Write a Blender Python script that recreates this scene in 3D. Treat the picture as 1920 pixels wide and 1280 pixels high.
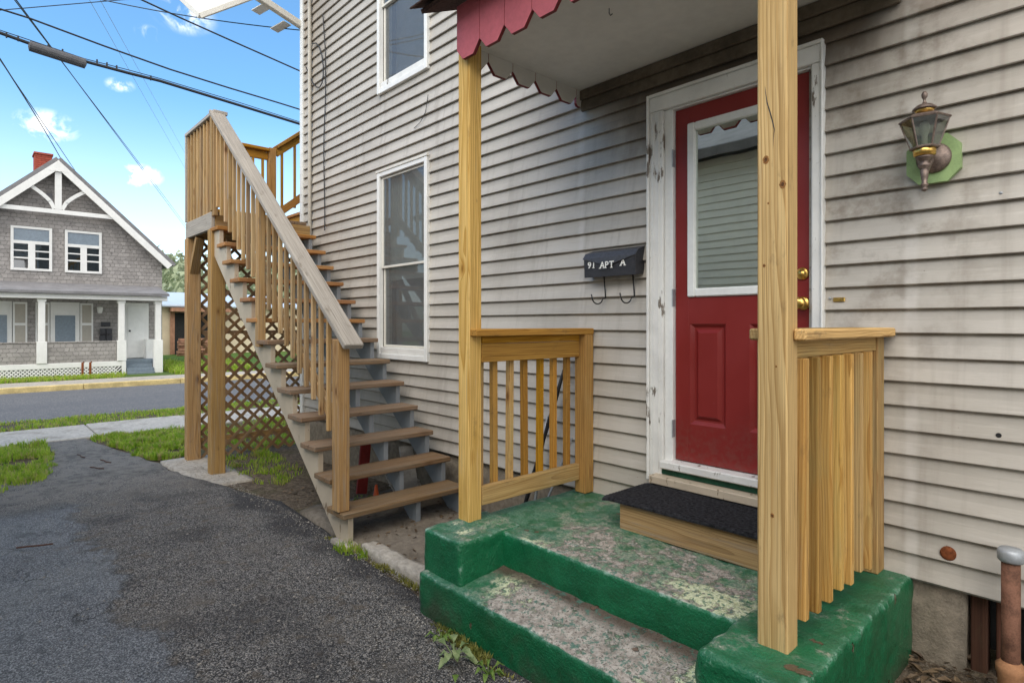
import bpy, math, random
from mathutils import Vector, Matrix, noise
from math import sin, cos, pi, radians, sqrt

for o in list(bpy.data.objects):
    bpy.data.objects.remove(o)
S = bpy.context.scene
COL = S.collection
RNG = random.Random(7)

# ------------------------------------------------------------------ camera
cam_d = bpy.data.cameras.new('camera')
cam = bpy.data.objects.new('camera', cam_d)
COL.objects.link(cam)
cam.location = (0.0, -3.0, 1.5)
cam.rotation_euler = (radians(90), 0, radians(47.3))
cam_d.sensor_width = 36
cam_d.lens = 20.81
cam_d.shift_y = -0.0172
cam_d.clip_end = 3000
cam_d.clip_start = 0.02
S.camera = cam

# ------------------------------------------------------------------ world, sun, exposure
SUN_EL, SUN_AZ = radians(45), math.atan2(0.35, -1.0)      # azimuth from +Y towards +X
W = bpy.data.worlds.new('World')
S.world = W
W.use_nodes = True
wn = W.node_tree
wn.nodes.clear()


def nd(nt, typ, **kw):
    n = nt.nodes.new(typ)
    for k, v in kw.items():
        if k[0] == 'i' and k[1:].isdigit():
            s = n.inputs[int(k[1:])]
        elif hasattr(n, k):
            setattr(n, k, v)
            continue
        else:
            s = n.inputs[k.replace('_', ' ')]
        if isinstance(v, bpy.types.NodeSocket):
            nt.links.new(v, s)
        else:
            s.default_value = v
    return n


def mth(nt, op, a, b=None, c=None, clamp=False):
    n = nt.nodes.new('ShaderNodeMath')
    n.operation = op
    n.use_clamp = clamp
    for i, v in enumerate((a, b, c)):
        if v is None:
            continue
        if isinstance(v, bpy.types.NodeSocket):
            nt.links.new(v, n.inputs[i])
        else:
            n.inputs[i].default_value = v
    return n.outputs[0]


def vmth(nt, op, a, b=None):
    n = nt.nodes.new('ShaderNodeVectorMath')
    n.operation = op
    for i, v in enumerate((a, b)):
        if v is None:
            continue
        if isinstance(v, bpy.types.NodeSocket):
            nt.links.new(v, n.inputs[i])
        else:
            n.inputs[i].default_value = v
    return n.outputs['Value'] if op in ('DOT_PRODUCT', 'LENGTH', 'DISTANCE') else n.outputs[0]


def mrange(nt, v, a, b, c=0.0, d=1.0, smooth=True):
    n = nt.nodes.new('ShaderNodeMapRange')
    n.interpolation_type = 'SMOOTHSTEP' if smooth else 'LINEAR'
    nt.links.new(v, n.inputs[0])
    for i, x in enumerate((a, b, c, d)):
        n.inputs[i + 1].default_value = x
    return n.outputs[0]


def mix(nt, fac, a, b, blend='MIX'):
    n = nt.nodes.new('ShaderNodeMix')
    n.data_type = 'RGBA'
    n.blend_type = blend
    for s, v in ((n.inputs[0], fac), (n.inputs[6], a), (n.inputs[7], b)):
        if isinstance(v, bpy.types.NodeSocket):
            nt.links.new(v, s)
        elif isinstance(v, (int, float)):
            s.default_value = v
        else:
            s.default_value = (v[0], v[1], v[2], 1)
    return n.outputs[2]


def noi(nt, vec, scale, detail=4, rough=0.55, dist=0.0, col=False):
    n = nt.nodes.new('ShaderNodeTexNoise')
    n.inputs['Scale'].default_value = scale
    n.inputs['Detail'].default_value = detail
    n.inputs['Roughness'].default_value = rough
    n.inputs['Distortion'].default_value = dist
    if vec is not None:
        nt.links.new(vec, n.inputs['Vector'])
    return n.outputs['Color' if col else 'Fac']


sky = nd(wn, 'ShaderNodeTexSky', sky_type='NISHITA', sun_disc=False, sun_elevation=SUN_EL,
         sun_rotation=SUN_AZ, altitude=100.0, air_density=1.0, dust_density=0.8, ozone_density=2.2)
tc = nd(wn, 'ShaderNodeTexCoord').outputs['Generated']
# broken fair-weather cloud spread over the whole dome, flattened towards the horizon
sx = nd(wn, 'ShaderNodeSeparateXYZ', Vector=tc)
up = mth(wn, 'MAXIMUM', sx.outputs[2], 0.03)
pl = nd(wn, 'ShaderNodeCombineXYZ', X=mth(wn, 'DIVIDE', sx.outputs[0], mth(wn, 'ADD', up, 0.25)),
        Y=mth(wn, 'DIVIDE', sx.outputs[1], mth(wn, 'ADD', up, 0.25)), Z=3.1).outputs[0]
cn = noi(wn, pl, 1.7, 7, 0.56, 0.3)
# cover is broken overhead and thins out towards the clear west
west = vmth(wn, 'DOT_PRODUCT', tc, (-0.93, 0.10, 0.35))
cl = mrange(wn, mth(wn, 'ADD', cn, mrange(wn, west, 0.15, 0.75, 0.12, -0.30)), 0.46, 0.60)
low = mrange(wn, sx.outputs[2], 0.0, 0.14, 1.0, 0.0)
pale = mrange(wn, sx.outputs[2], -0.02, 0.34, 0.50, 0.0)
lowm = mth(wn, 'MULTIPLY', low, mrange(wn, noi(wn, tc, 5.0, 5, 0.6), 0.40, 0.68))
# three small puffs that stand in the view
def puff(px, py, r):
    th = radians(42.7)
    a, b = (px - 960) / 1110, -(py - 607) / 1110
    d = Vector((-cos(th) + a * sin(th), sin(th) + a * cos(th), b)).normalized()
    dv = vmth(wn, 'SUBTRACT', tc, tuple(d))
    dv = vmth(wn, 'MULTIPLY', dv, (1, 1, 1.8))
    dist = vmth(wn, 'LENGTH', dv)
    return mth(wn, 'MULTIPLY', mrange(wn, dist, r * 0.15, r, 1.0, 0.0),
               mrange(wn, noi(wn, tc, 30.0, 5, 0.6, 0.5), 0.38, 0.62))
pf = puff(88, 236, 0.045)
for q in ((345, 30, 0.045), (262, 330, 0.04), (225, 160, 0.02), (280, 62, 0.02)):
    pf = mth(wn, 'MAXIMUM', pf, puff(*q))
cl = mth(wn, 'MAXIMUM', mth(wn, 'MAXIMUM', mth(wn, 'MULTIPLY', cl, 0.95), pf), mth(wn, 'MULTIPLY', lowm, 0.9))
cl = mth(wn, 'MAXIMUM', cl, pale)
skc = mix(wn, 1.0, sky.outputs[0], (0.86, 1.24, 1.36), 'MULTIPLY')
skm = mix(wn, cl, skc, (9.6, 9.5, 9.3))
bg = nd(wn, 'ShaderNodeBackground', Color=skm, Strength=0.1)
wo = nd(wn, 'ShaderNodeOutputWorld')
wn.links.new(bg.outputs[0], wo.inputs[0])

sun_d = bpy.data.lights.new('sun', 'SUN')
sun_d.energy = 1.3
sun_d.angle = radians(65)
sun_d.color = (1.0, 0.93, 0.85)
sun = bpy.data.objects.new('sun', sun_d)
COL.objects.link(sun)
sd = Vector((sin(SUN_AZ) * cos(SUN_EL), cos(SUN_AZ) * cos(SUN_EL), sin(SUN_EL)))
sun.rotation_euler = sd.to_track_quat('Z', 'Y').to_euler()
sun.location = (0, -10, 20)

S.view_settings.view_transform = 'Standard'
S.view_settings.look = 'None'
S.view_settings.exposure = 1.10
S.view_settings.gamma = 1.0
S.view_settings.use_curve_mapping = False
S.render.engine = 'CYCLES'

# ------------------------------------------------------------------ materials
def material(name, rough=0.8, spec=0.3):
    m = bpy.data.materials.new(name)
    m.use_nodes = True
    nt = m.node_tree
    b = nt.nodes['Principled BSDF']
    b.inputs['Roughness'].default_value = rough
    b.inputs['Specular IOR Level'].default_value = spec
    return m, nt, b


def bump(nt, b, h, dist, strength=1.0):
    n = nd(nt, 'ShaderNodeBump', Strength=strength, Distance=dist, Height=h)
    nt.links.new(n.outputs[0], b.inputs['Normal'])


def pos(nt):
    return nd(nt, 'ShaderNodeNewGeometry').outputs['Position']


def orand(nt):
    return nd(nt, 'ShaderNodeObjectInfo').outputs['Random']


def setc(nt, b, c):
    if isinstance(c, bpy.types.NodeSocket):
        nt.links.new(c, b.inputs['Base Color'])
    else:
        b.inputs['Base Color'].default_value = (c[0], c[1], c[2], 1)


def simple(name, c, rough=0.7, spec=0.3, var=0.25, scale=14.0, bd=0.0, metal=0.0):
    m, nt, b = material(name, rough, spec)
    p = pos(nt)
    n = noi(nt, p, scale, 5, 0.6)
    n2 = noi(nt, p, scale * 7, 3, 0.6)
    f = mth(nt, 'ADD', mth(nt, 'MULTIPLY', n, 0.65), mth(nt, 'MULTIPLY', n2, 0.35))
    f = mrange(nt, f, 0.3, 0.7)
    setc(nt, b, mix(nt, f, [x * (1 - var) for x in c], [min(1, x * (1 + var)) for x in c]))
    b.inputs['Metallic'].default_value = metal
    if bd:
        bump(nt, b, n2, bd)
    return m


def wood(name, light, dark, ring=0.010, contrast=0.55, grey=0.0, greyc=(0.30, 0.28, 0.25), knots=0.5,
         mottle=None, rough=0.75, vary=0.16):
    m, nt, b = material(name, rough, 0.25)
    g = nd(nt, 'ShaderNodeAttribute', attribute_name='gc').outputs['Vector']
    s = nd(nt, 'ShaderNodeSeparateXYZ', Vector=g)
    x, y, z = s.outputs
    long = vmth(nt, 'MULTIPLY', g, (0.45, 2.4, 2.4))
    w1 = noi(nt, long, 1.6, 3, 0.5)
    w2 = noi(nt, vmth(nt, 'ADD', long, (5.1, 3.3, 7.7)), 1.3, 3, 0.5)
    yy = mth(nt, 'ADD', y, mth(nt, 'MULTIPLY', mth(nt, 'SUBTRACT', w1, 0.5), 0.075))
    zz = mth(nt, 'ADD', z, mth(nt, 'MULTIPLY', mth(nt, 'SUBTRACT', w2, 0.5), 0.075))
    # knots bend the rings round them
    kv = vmth(nt, 'MULTIPLY', g, (4.0, 9.0, 9.0))
    vor = nd(nt, 'ShaderNodeTexVoronoi', Vector=kv, Scale=1.0)
    kd = vor.outputs['Distance']
    keep = mrange(nt, nd(nt, 'ShaderNodeSeparateColor', Color=vor.outputs['Color']).outputs[0], 1 - knots, 1 - knots + 0.01)
    kbend = mth(nt, 'MULTIPLY', mrange(nt, kd, 0.05, 0.42, 1.0, 0.0), keep)
    r = mth(nt, 'SQRT', mth(nt, 'ADD', mth(nt, 'MULTIPLY', yy, yy), mth(nt, 'MULTIPLY', zz, zz)))
    r = mth(nt, 'ADD', r, mth(nt, 'MULTIPLY', kbend, 0.009))
    ph = mth(nt, 'ADD', mth(nt, 'MULTIPLY', r, 1.0 / ring), mth(nt, 'MULTIPLY', w2, 1.5))
    fr = mth(nt, 'FRACT', ph)
    late = mth(nt, 'POWER', fr, 2.2)
    late = mth(nt, 'MULTIPLY', late, mrange(nt, fr, 0.92, 1.0, 1.0, 0.0))
    fib = noi(nt, vmth(nt, 'MULTIPLY', g, (2.2, 230.0, 230.0)), 1.0, 4, 0.65)
    mot = noi(nt, vmth(nt, 'MULTIPLY', g, (2.0, 9.0, 9.0)), 1.0, 4, 0.6)
    col = mix(nt, mth(nt, 'MULTIPLY', late, contrast), light, dark)
    if mottle:
        col = mix(nt, mrange(nt, mot, 0.5, 0.75, 0, 0.7), col, mottle)
    col = mix(nt, mrange(nt, fib, 0.42, 0.62, 0.0, 0.42), col, [c * 0.55 for c in dark])
    kn = mth(nt, 'MULTIPLY', mrange(nt, kd, 0.07, 0.16, 1.0, 0.0), keep)
    col = mix(nt, mth(nt, 'MULTIPLY', kn, 0.85), col, [c * 0.35 for c in dark])
    kh = mth(nt, 'MULTIPLY', mrange(nt, kd, 0.14, 0.30, 1.0, 0.0), keep)
    col = mix(nt, mth(nt, 'MULTIPLY', kh, 0.35), col, [dark[0] * 0.8, dark[1] * 0.62, dark[2] * 0.5])
    if grey > 0:
        gn = noi(nt, vmth(nt, 'MULTIPLY', g, (2.5, 40.0, 40.0)), 1.0, 5, 0.65)
        gm = mrange(nt, gn, 0.62 - grey * 0.55, 0.85 - grey * 0.5, 0.0, min(1.0, 0.45 + grey * 0.55))
        gcol = mix(nt, mrange(nt, fib, 0.3, 0.7), greyc, [c * 0.55 for c in greyc])
        col = mix(nt, gm, col, gcol)
    # drying checks along the grain
    ck = noi(nt, vmth(nt, 'MULTIPLY', g, (1.1, 75.0, 75.0)), 1.0, 2, 0.5)
    col = mix(nt, mrange(nt, ck, 0.70, 0.73, 0, 0.7), col, [c * 0.25 for c in dark])
    # odd dirt marks
    dn = noi(nt, vmth(nt, 'MULTIPLY', g, (4.0, 10.0, 10.0)), 1.3, 6, 0.7)
    col = mix(nt, mrange(nt, dn, 0.57, 0.74, 0, 0.5), col, (0.09, 0.06, 0.035))
    rv = mrange(nt, orand(nt), 0, 1, 1 - vary, 1 + vary, smooth=False)
    r2 = mth(nt, 'FRACT', mth(nt, 'MULTIPLY', orand(nt), 7.31))
    r3 = mth(nt, 'FRACT', mth(nt, 'MULTIPLY', orand(nt), 13.7))
    hsv = nd(nt, 'ShaderNodeHueSaturation', Color=col, Value=rv, Hue=mrange(nt, r2, 0, 1, 0.496, 0.506, False), Saturation=mrange(nt, r3, 0, 1, 0.94, 1.12, False))
    setc(nt, b, hsv.outputs[0])
    h = mth(nt, 'ADD', mth(nt, 'MULTIPLY', fib, 0.6), mth(nt, 'MULTIPLY', late, -0.5))
    bump(nt, b, h, 0.0012 if grey < 0.5 else 0.003, 0.8)
    return m


# weathered vinyl siding: dirty mottling, soot round the porch light and door head, washed streaks
def siding_mat():
    m, nt, b = material('vinyl_siding', 0.55, 0.35)
    p = pos(nt)
    s = nd(nt, 'ShaderNodeSeparateXYZ', Vector=p)
    x, y, z = s.outputs
    base = mix(nt, mrange(nt, orand(nt), 0, 1, 0, 1, False), (0.43, 0.40, 0.352), (0.505, 0.47, 0.418))
    big = noi(nt, vmth(nt, 'MULTIPLY', p, (1.0, 1.0, 1.6)), 1.3, 5, 0.6)
    base = mix(nt, mrange(nt, big, 0.38, 0.68, 0, 0.55), base, (0.345, 0.315, 0.27))
    stre = noi(nt, vmth(nt, 'MULTIPLY', p, (2.0, 2.0, 26.0)), 2.0, 5, 0.65)
    base = mix(nt, mrange(nt, stre, 0.52, 0.78, 0, 0.4), base, (0.62, 0.585, 0.53))
    run = noi(nt, vmth(nt, 'MULTIPLY', p, (14.0, 3.0, 0.7)), 1.0, 4, 0.6)
    base = mix(nt, mrange(nt, run, 0.50, 0.75, 0, 0.45), base, (0.29, 0.255, 0.215))
    # shadow line under each lap painted into the colour, uneven by noise
    crs = mth(nt, 'FRACT', mth(nt, 'DIVIDE', mth(nt, 'SUBTRACT', z, 0.415), 0.1047))
    top = mrange(nt, crs, 0.80, 0.99)
    base = mix(nt, mth(nt, 'MULTIPLY', top, mrange(nt, noi(nt, p, 6.0, 4, 0.6), 0.35, 0.65, 0.25, 0.8)), base, (0.19, 0.16, 0.125))
    # smoke soot stain fanned out below the porch ceiling
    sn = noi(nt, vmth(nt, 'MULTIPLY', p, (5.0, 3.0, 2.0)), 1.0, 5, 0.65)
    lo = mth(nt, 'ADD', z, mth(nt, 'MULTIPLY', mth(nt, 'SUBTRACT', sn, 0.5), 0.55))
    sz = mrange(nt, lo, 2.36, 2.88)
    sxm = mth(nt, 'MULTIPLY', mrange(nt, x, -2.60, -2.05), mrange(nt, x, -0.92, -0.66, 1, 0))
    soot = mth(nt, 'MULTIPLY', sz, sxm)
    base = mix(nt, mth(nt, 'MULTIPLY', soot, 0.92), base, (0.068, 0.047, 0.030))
    # smudges beside the door
    sm = noi(nt, vmth(nt, 'MULTIPLY', p, (3.0, 3.0, 3.0)), 1.7, 5, 0.65)
    nd1 = mrange(nt, mth(nt, 'ABSOLUTE', mth(nt, 'ADD', x, 1.20)), 0.45, 0.98, 1, 0)
    nd1 = mth(nt, 'MULTIPLY', nd1, mrange(nt, z, 1.0, 2.1, 0.35, 1.0))
    base = mix(nt, mth(nt, 'MULTIPLY', nd1, mrange(nt, sm, 0.46, 0.68, 0, 0.62)), base, (0.15, 0.115, 0.08))
    # brown weathering high at the far corner
    fc = mth(nt, 'MULTIPLY', mrange(nt, x, -5.6, -6.9), mrange(nt, z, 3.6, 5.2))
    base = mix(nt, mth(nt, 'MULTIPLY', fc, 0.55), base, (0.24, 0.185, 0.13))
    # washed pale drip lines under the canopy ends
    for cx in (-2.56, -0.705):
        d = mrange(nt, mth(nt, 'ABSOLUTE', mth(nt, 'SUBTRACT', x, cx)), 0.012, 0.035, 1, 0)
        d = mth(nt, 'MULTIPLY', d, mrange(nt, noi(nt, vmth(nt, 'MULTIPLY', p, (3, 3, 3)), 1.5, 3), 0.35, 0.6, 0.05, 0.45))
        base = mix(nt, d, base, (0.60, 0.575, 0.535))
    # speckle
    sp = nd(nt, 'ShaderNodeTexVoronoi', Vector=p, Scale=13.0).outputs['Distance']
    base = mix(nt, mrange(nt, sp, 0.02, 0.04, 0.55, 0), base, (0.12, 0.10, 0.08))
    setc(nt, b, base)
    gr = noi(nt, vmth(nt, 'MULTIPLY', p, (8.0, 30.0, 60.0)), 2.0, 4, 0.6)
    bump(nt, b, gr, 0.0012, 0.6)
    return m


def paint_concrete():
    m, nt, b = material('green_painted_concrete', 0.42, 0.4)
    geo = nd(nt, 'ShaderNodeNewGeometry')
    p = geo.outputs['Position']
    s = nd(nt, 'ShaderNodeSeparateXYZ', Vector=p)
    x, y, z = s.outputs
    nz = nd(nt, 'ShaderNodeSeparateXYZ', Vector=geo.outputs['Normal']).outputs[2]
    upf = mrange(nt, nz, 0.45, 0.85)
    n1 = noi(nt, p, 3.2, 6, 0.62)
    n2 = noi(nt, p, 26.0, 6, 0.7)
    n3 = noi(nt, p, 95.0, 3, 0.6)
    mixn = mth(nt, 'ADD', mth(nt, 'MULTIPLY', n1, 0.42), mth(nt, 'MULTIPLY', noi(nt, p, 11.0, 7, 0.72), 0.58))
    tread = mrange(nt, z, 0.33, 0.27)                                  # the lower tread
    mid = mth(nt, 'MULTIPLY', mrange(nt, x, -2.28, -1.95), mrange(nt, x, -1.02, -1.2))
    bias_low = mth(nt, 'MULTIPLY', mth(nt, 'MULTIPLY', tread, mid), 0.21)
    front = mth(nt, 'MULTIPLY', mrange(nt, y, -0.28, -0.62), mrange(nt, x, -2.35, -1.9))
    front = mth(nt, 'MULTIPLY', front, mrange(nt, x, -0.95, -1.15))
    bias_hi = mth(nt, 'MULTIPLY', mth(nt, 'MULTIPLY', front, mrange(nt, z, 0.33, 0.38)), 0.115)
    wl = mth(nt, 'MULTIPLY', upf, mth(nt, 'ADD', mth(nt, 'ADD', mixn, bias_low), bias_hi))
    # paint: fresh green, older darker coat, scuffs
    g = mix(nt, mrange(nt, n1, 0.3, 0.7), (0.004, 0.080, 0.030), (0.009, 0.140, 0.055))
    g = mix(nt, mrange(nt, n2, 0.45, 0.8, 0, 0.5), g, (0.016, 0.17, 0.08))
    # faded, chalky where it faces up
    fade = mth(nt, 'MULTIPLY', upf, mrange(nt, noi(nt, p, 9.0, 7, 0.72), 0.36, 0.62, 0.15, 0.9))
    fresh = mrange(nt, x, -1.06, -0.99)
    fade = mth(nt, 'MULTIPLY', fade, mth(nt, 'SUBTRACT', 1.0, mth(nt, 'MULTIPLY', fresh, 0.65)))
    g = mix(nt, fade, g, mix(nt, mrange(nt, n3, 0.4, 0.6), (0.06, 0.15, 0.095), (0.12, 0.23, 0.155)))
    dark = mrange(nt, noi(nt, p, 3.1, 6, 0.7), 0.42, 0.62, 0, 0.85)
    g = mix(nt, mth(nt, 'MULTIPLY', dark, mrange(nt, z, 0.26, 0.05)), g, (0.04, 0.055, 0.032))
    # old pale coat shows at the edge of the worn patches
    pale = mix(nt, mrange(nt, n3, 0.4, 0.6), (0.46, 0.50, 0.29), (0.64, 0.66, 0.46))
    conc = mix(nt, mrange(nt, n2, 0.35, 0.65), (0.25, 0.215, 0.18), (0.47, 0.42, 0.365))
    conc = mix(nt, mrange(nt, n3, 0.52, 0.66, 0, 0.85), conc, (0.10, 0.085, 0.07))
    conc = mix(nt, mrange(nt, n1, 0.5, 0.65, 0, 0.4), conc, (0.23, 0.20, 0.165))
    def spot(cx, cy, r):
        d2 = vmth(nt, 'LENGTH', vmth(nt, 'MULTIPLY', vmth(nt, 'SUBTRACT', p, (cx, cy, 0.3)), (1.0, 1.6, 0.0)))
        return mrange(nt, mth(nt, 'ADD', d2, mth(nt, 'MULTIPLY', mth(nt, 'SUBTRACT', n1, 0.5), 0.5)), r * 0.4, r, 1.0, 0.0)
    palem = mth(nt, 'MAXIMUM', spot(-2.02, -1.03, 0.30), mth(nt, 'MAXIMUM', spot(-1.12, -1.10, 0.30), spot(-1.18, -0.84, 0.34)))
    palem = mth(nt, 'MAXIMUM', mth(nt, 'MAXIMUM', palem, spot(-2.50, -1.12, 0.16)), 0.12)
    wl = mth(nt, 'ADD', wl, mth(nt, 'MULTIPLY', mth(nt, 'MULTIPLY', palem, upf), 0.045))
    wl = mth(nt, 'SUBTRACT', wl, mth(nt, 'MULTIPLY', mrange(nt, x, -1.06, -1.0), 0.07))
    e1 = mrange(nt, wl, 0.555, 0.58)
    e2 = mrange(nt, mth(nt, 'SUBTRACT', wl, mth(nt, 'MULTIPLY', palem, 0.07)), 0.60, 0.64)
    scuff = mix(nt, mrange(nt, n3, 0.4, 0.6), (0.13, 0.19, 0.14), (0.25, 0.27, 0.21))
    g = mix(nt, mth(nt, 'MULTIPLY', mrange(nt, wl, 0.49, 0.58), mrange(nt, n2, 0.38, 0.58)), g, scuff)
    col = mix(nt, mth(nt, 'MULTIPLY', mth(nt, 'MULTIPLY', e1, palem), mrange(nt, noi(nt, p, 40.0, 5, 0.7), 0.42, 0.50)), g, pale)
    col = mix(nt, e2, col, conc)
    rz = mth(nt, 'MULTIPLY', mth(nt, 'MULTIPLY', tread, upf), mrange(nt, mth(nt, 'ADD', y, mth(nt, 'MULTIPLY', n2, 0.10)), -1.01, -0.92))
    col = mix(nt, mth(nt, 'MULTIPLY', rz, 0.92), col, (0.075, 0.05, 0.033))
    # leftover flecks of paint
    fl = mth(nt, 'MULTIPLY', e2, mrange(nt, noi(nt, p, 30.0, 6, 0.75), 0.53, 0.60))
    col = mix(nt, mth(nt, 'MULTIPLY', fl, 0.8), col, (0.05, 0.15, 0.11))
    # chips down to rusty aggregate
    ch = nd(nt, 'ShaderNodeTexVoronoi', Vector=vmth(nt, 'ADD', p, vmth(nt, 'MULTIPLY', noi(nt, p, 20, 3, col=True), (0.06, 0.06, 0.06))), Scale=4.6).outputs['Distance']
    chm = mrange(nt, ch, 0.055, 0.07, 1, 0)
    for cc in ((-0.985, -1.135, 0.085), (-0.775, -0.89, 0.06), (-0.765, -1.10, 0.065)):
        chm = mth(nt, 'MAXIMUM', chm, mth(nt, 'MULTIPLY', mrange(nt, spot(*cc), 0.35, 0.5), upf))
    col = mix(nt, mth(nt, 'MULTIPLY', chm, 0.85), col, (0.13, 0.075, 0.05))
    # pale rubbed arrises
    pt = mrange(nt, geo.outputs['Pointiness'], 0.52, 0.57)
    col = mix(nt, mth(nt, 'MULTIPLY', pt, mrange(nt, n2, 0.48, 0.64, 0, 0.65)), col, (0.36, 0.52, 0.43))
    setc(nt, b, col)
    nt.links.new(mrange(nt, mth(nt, 'MAXIMUM', e2, fade), 0, 1, 0.30, 0.85), b.inputs['Roughness'])
    h = mth(nt, 'ADD', mth(nt, 'MULTIPLY', n2, 0.7), mth(nt, 'MULTIPLY', n3, 0.5))
    h = mth(nt, 'SUBTRACT', h, mth(nt, 'MULTIPLY', e2, 0.5))
    h = mth(nt, 'SUBTRACT', h, chm)
    bump(nt, b, h, 0.009, 1.0)
    return m


def asphalt_mat(name='asphalt', dark=0.142, street=False):
    m, nt, b = material(name, 0.85, 0.12)
    p = pos(nt)
    s = nd(nt, 'ShaderNodeSeparateXYZ', Vector=p)
    x, y, z = s.outputs
    v = nd(nt, 'ShaderNodeTexVoronoi', Vector=p, Scale=190.0 if not street else 60)
    rnd = nd(nt, 'ShaderNodeSeparateColor', Color=v.outputs['Color']).outputs[0]
    n1 = noi(nt, p, 1.5, 6, 0.62)
    n2 = noi(nt, p, 9.0, 6, 0.65)
    n4 = noi(nt, p, 70.0, 3, 0.7)
    d = dark
    c = mix(nt, mth(nt, 'POWER', rnd, 2.2), (d * 0.30, d * 0.29, d * 0.285), (d * 3.5, d * 3.25, d * 3.0))
    vb = nd(nt, 'ShaderNodeTexVoronoi', Vector=p, Scale=80.0)
    rb = nd(nt, 'ShaderNodeSeparateColor', Color=vb.outputs['Color']).outputs[1]
    c = mix(nt, mth(nt, 'MULTIPLY', mrange(nt, rb, 0.80, 0.84), mrange(nt, vb.outputs['Distance'], 0.35, 0.45, 0.8, 0)), c, (d * 3.0, d * 2.7, d * 2.4))
    c = mix(nt, mth(nt, 'MULTIPLY', mrange(nt, rb, 0.15, 0.11), mrange(nt, vb.outputs['Distance'], 0.35, 0.5, 0.85, 0)), c, (d * .2, d * .2, d * .2))
    c = mix(nt, mrange(nt, rnd, 0.955, 0.97), c, (0.50, 0.46, 0.41))
    c = mix(nt, mrange(nt, n4, 0.55, 0.75, 0, 0.7), c, (d * 0.3, d * 0.3, d * 0.32))
    if street:
        c = mix(nt, 0.6, c, (0.16, 0.165, 0.175))
        c = mix(nt, mrange(nt, noi(nt, vmth(nt, 'MULTIPLY', p, (3, 0.25, 1)), 0.8, 4), 0.4, 0.7, 0, 0.4), c, (0.11, 0.112, 0.12))
        setc(nt, b, c)
        bump(nt, b, rnd, 0.003, 0.4)
        return m
    # brown silt drifts
    c = mix(nt, mrange(nt, n2, 0.52, 0.68, 0, 0.62), c, (0.17, 0.135, 0.10))
    c = mix(nt, mrange(nt, n1, 0.54, 0.72, 0, 0.6), c, (0.19, 0.165, 0.14))
    c = mix(nt, mrange(nt, noi(nt, p, 1.3, 6, 0.65), 0.50, 0.64, 0, 0.55), c, (0.055, 0.053, 0.055))
    tar = mth(nt, 'ADD', y, mth(nt, 'MULTIPLY', mth(nt, 'SUBTRACT', noi(nt, p, 2.2, 6, 0.65), 0.5), 1.0))
    c = mix(nt, mrange(nt, tar, -1.40, -1.15, 0, 0.7), c, (0.045, 0.043, 0.046))
    # pale stone dust where the drive meets the pavement
    c = mix(nt, mth(nt, 'MULTIPLY', mrange(nt, x, -5.2, -7.6), mrange(nt, n2, 0.36, 0.62, 0.12, 0.8)), c, (0.30, 0.28, 0.25))
    # the older, washed strip of paving on the far side of the drive
    wob = mth(nt, 'MULTIPLY', mth(nt, 'SUBTRACT', noi(nt, p, 1.4, 5, 0.6), 0.5), 0.7)
    old = mrange(nt, mth(nt, 'ADD', mth(nt, 'ADD', y, wob), mth(nt, 'MULTIPLY', mth(nt, 'SUBTRACT', n2, 0.5), 0.35)), -2.30, -2.39)
    old = mth(nt, 'MULTIPLY', old, mrange(nt, x, -6.6, -6.0))
    oc = mix(nt, mth(nt, 'POWER', rnd, 2.0), (0.085, 0.088, 0.095), (0.44, 0.445, 0.455))
    oc = mix(nt, mrange(nt, n2, 0.52, 0.7, 0, 0.6), oc, (0.07, 0.072, 0.08))
    oc = mix(nt, mrange(nt, n1, 0.60, 0.7, 0, 0.5), oc, (0.14, 0.11, 0.08))
    cr = nd(nt, 'ShaderNodeTexVoronoi', Vector=vmth(nt, 'ADD', p, vmth(nt, 'MULTIPLY', noi(nt, p, 4, 4, col=True), (0.3, 0.3, 0.3))), Scale=3.2)
    cr.feature = 'DISTANCE_TO_EDGE'
    crk = mth(nt, 'MULTIPLY', mrange(nt, cr.outputs['Distance'], 0.004, 0.022, 0.7, 0), mrange(nt, noi(nt, p, 2.3, 3), 0.52, 0.66))
    oc = mix(nt, crk, oc, (0.02, 0.019, 0.018))
    col = mix(nt, old, c, oc)
    edge = mth(nt, 'MULTIPLY', mth(nt, 'MULTIPLY', old, mth(nt, 'SUBTRACT', 1.0, old)), 0.9)
    col = mix(nt, edge, col, (0.035, 0.032, 0.028))
    setc(nt, b, col)
    wet = mrange(nt, noi(nt, p, 1.1, 4, 0.6), 0.42, 0.62, 0.36, 0.72)
    nt.links.new(mth(nt, 'ADD', mth(nt, 'MULTIPLY', old, wet), mth(nt, 'MULTIPLY', mth(nt, 'SUBTRACT', 1.0, old), 0.78)), b.inputs['Roughness'])
    h = mth(nt, 'ADD', mth(nt, 'MULTIPLY', v.outputs['Distance'], -1.0), mth(nt, 'MULTIPLY', n4, 0.8))
    h = mth(nt, 'SUBTRACT', h, mth(nt, 'MULTIPLY', mth(nt, 'MULTIPLY', crk, old), 1.5))
    bump(nt, b, h, 0.010, 1.0)
    return m


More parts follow.
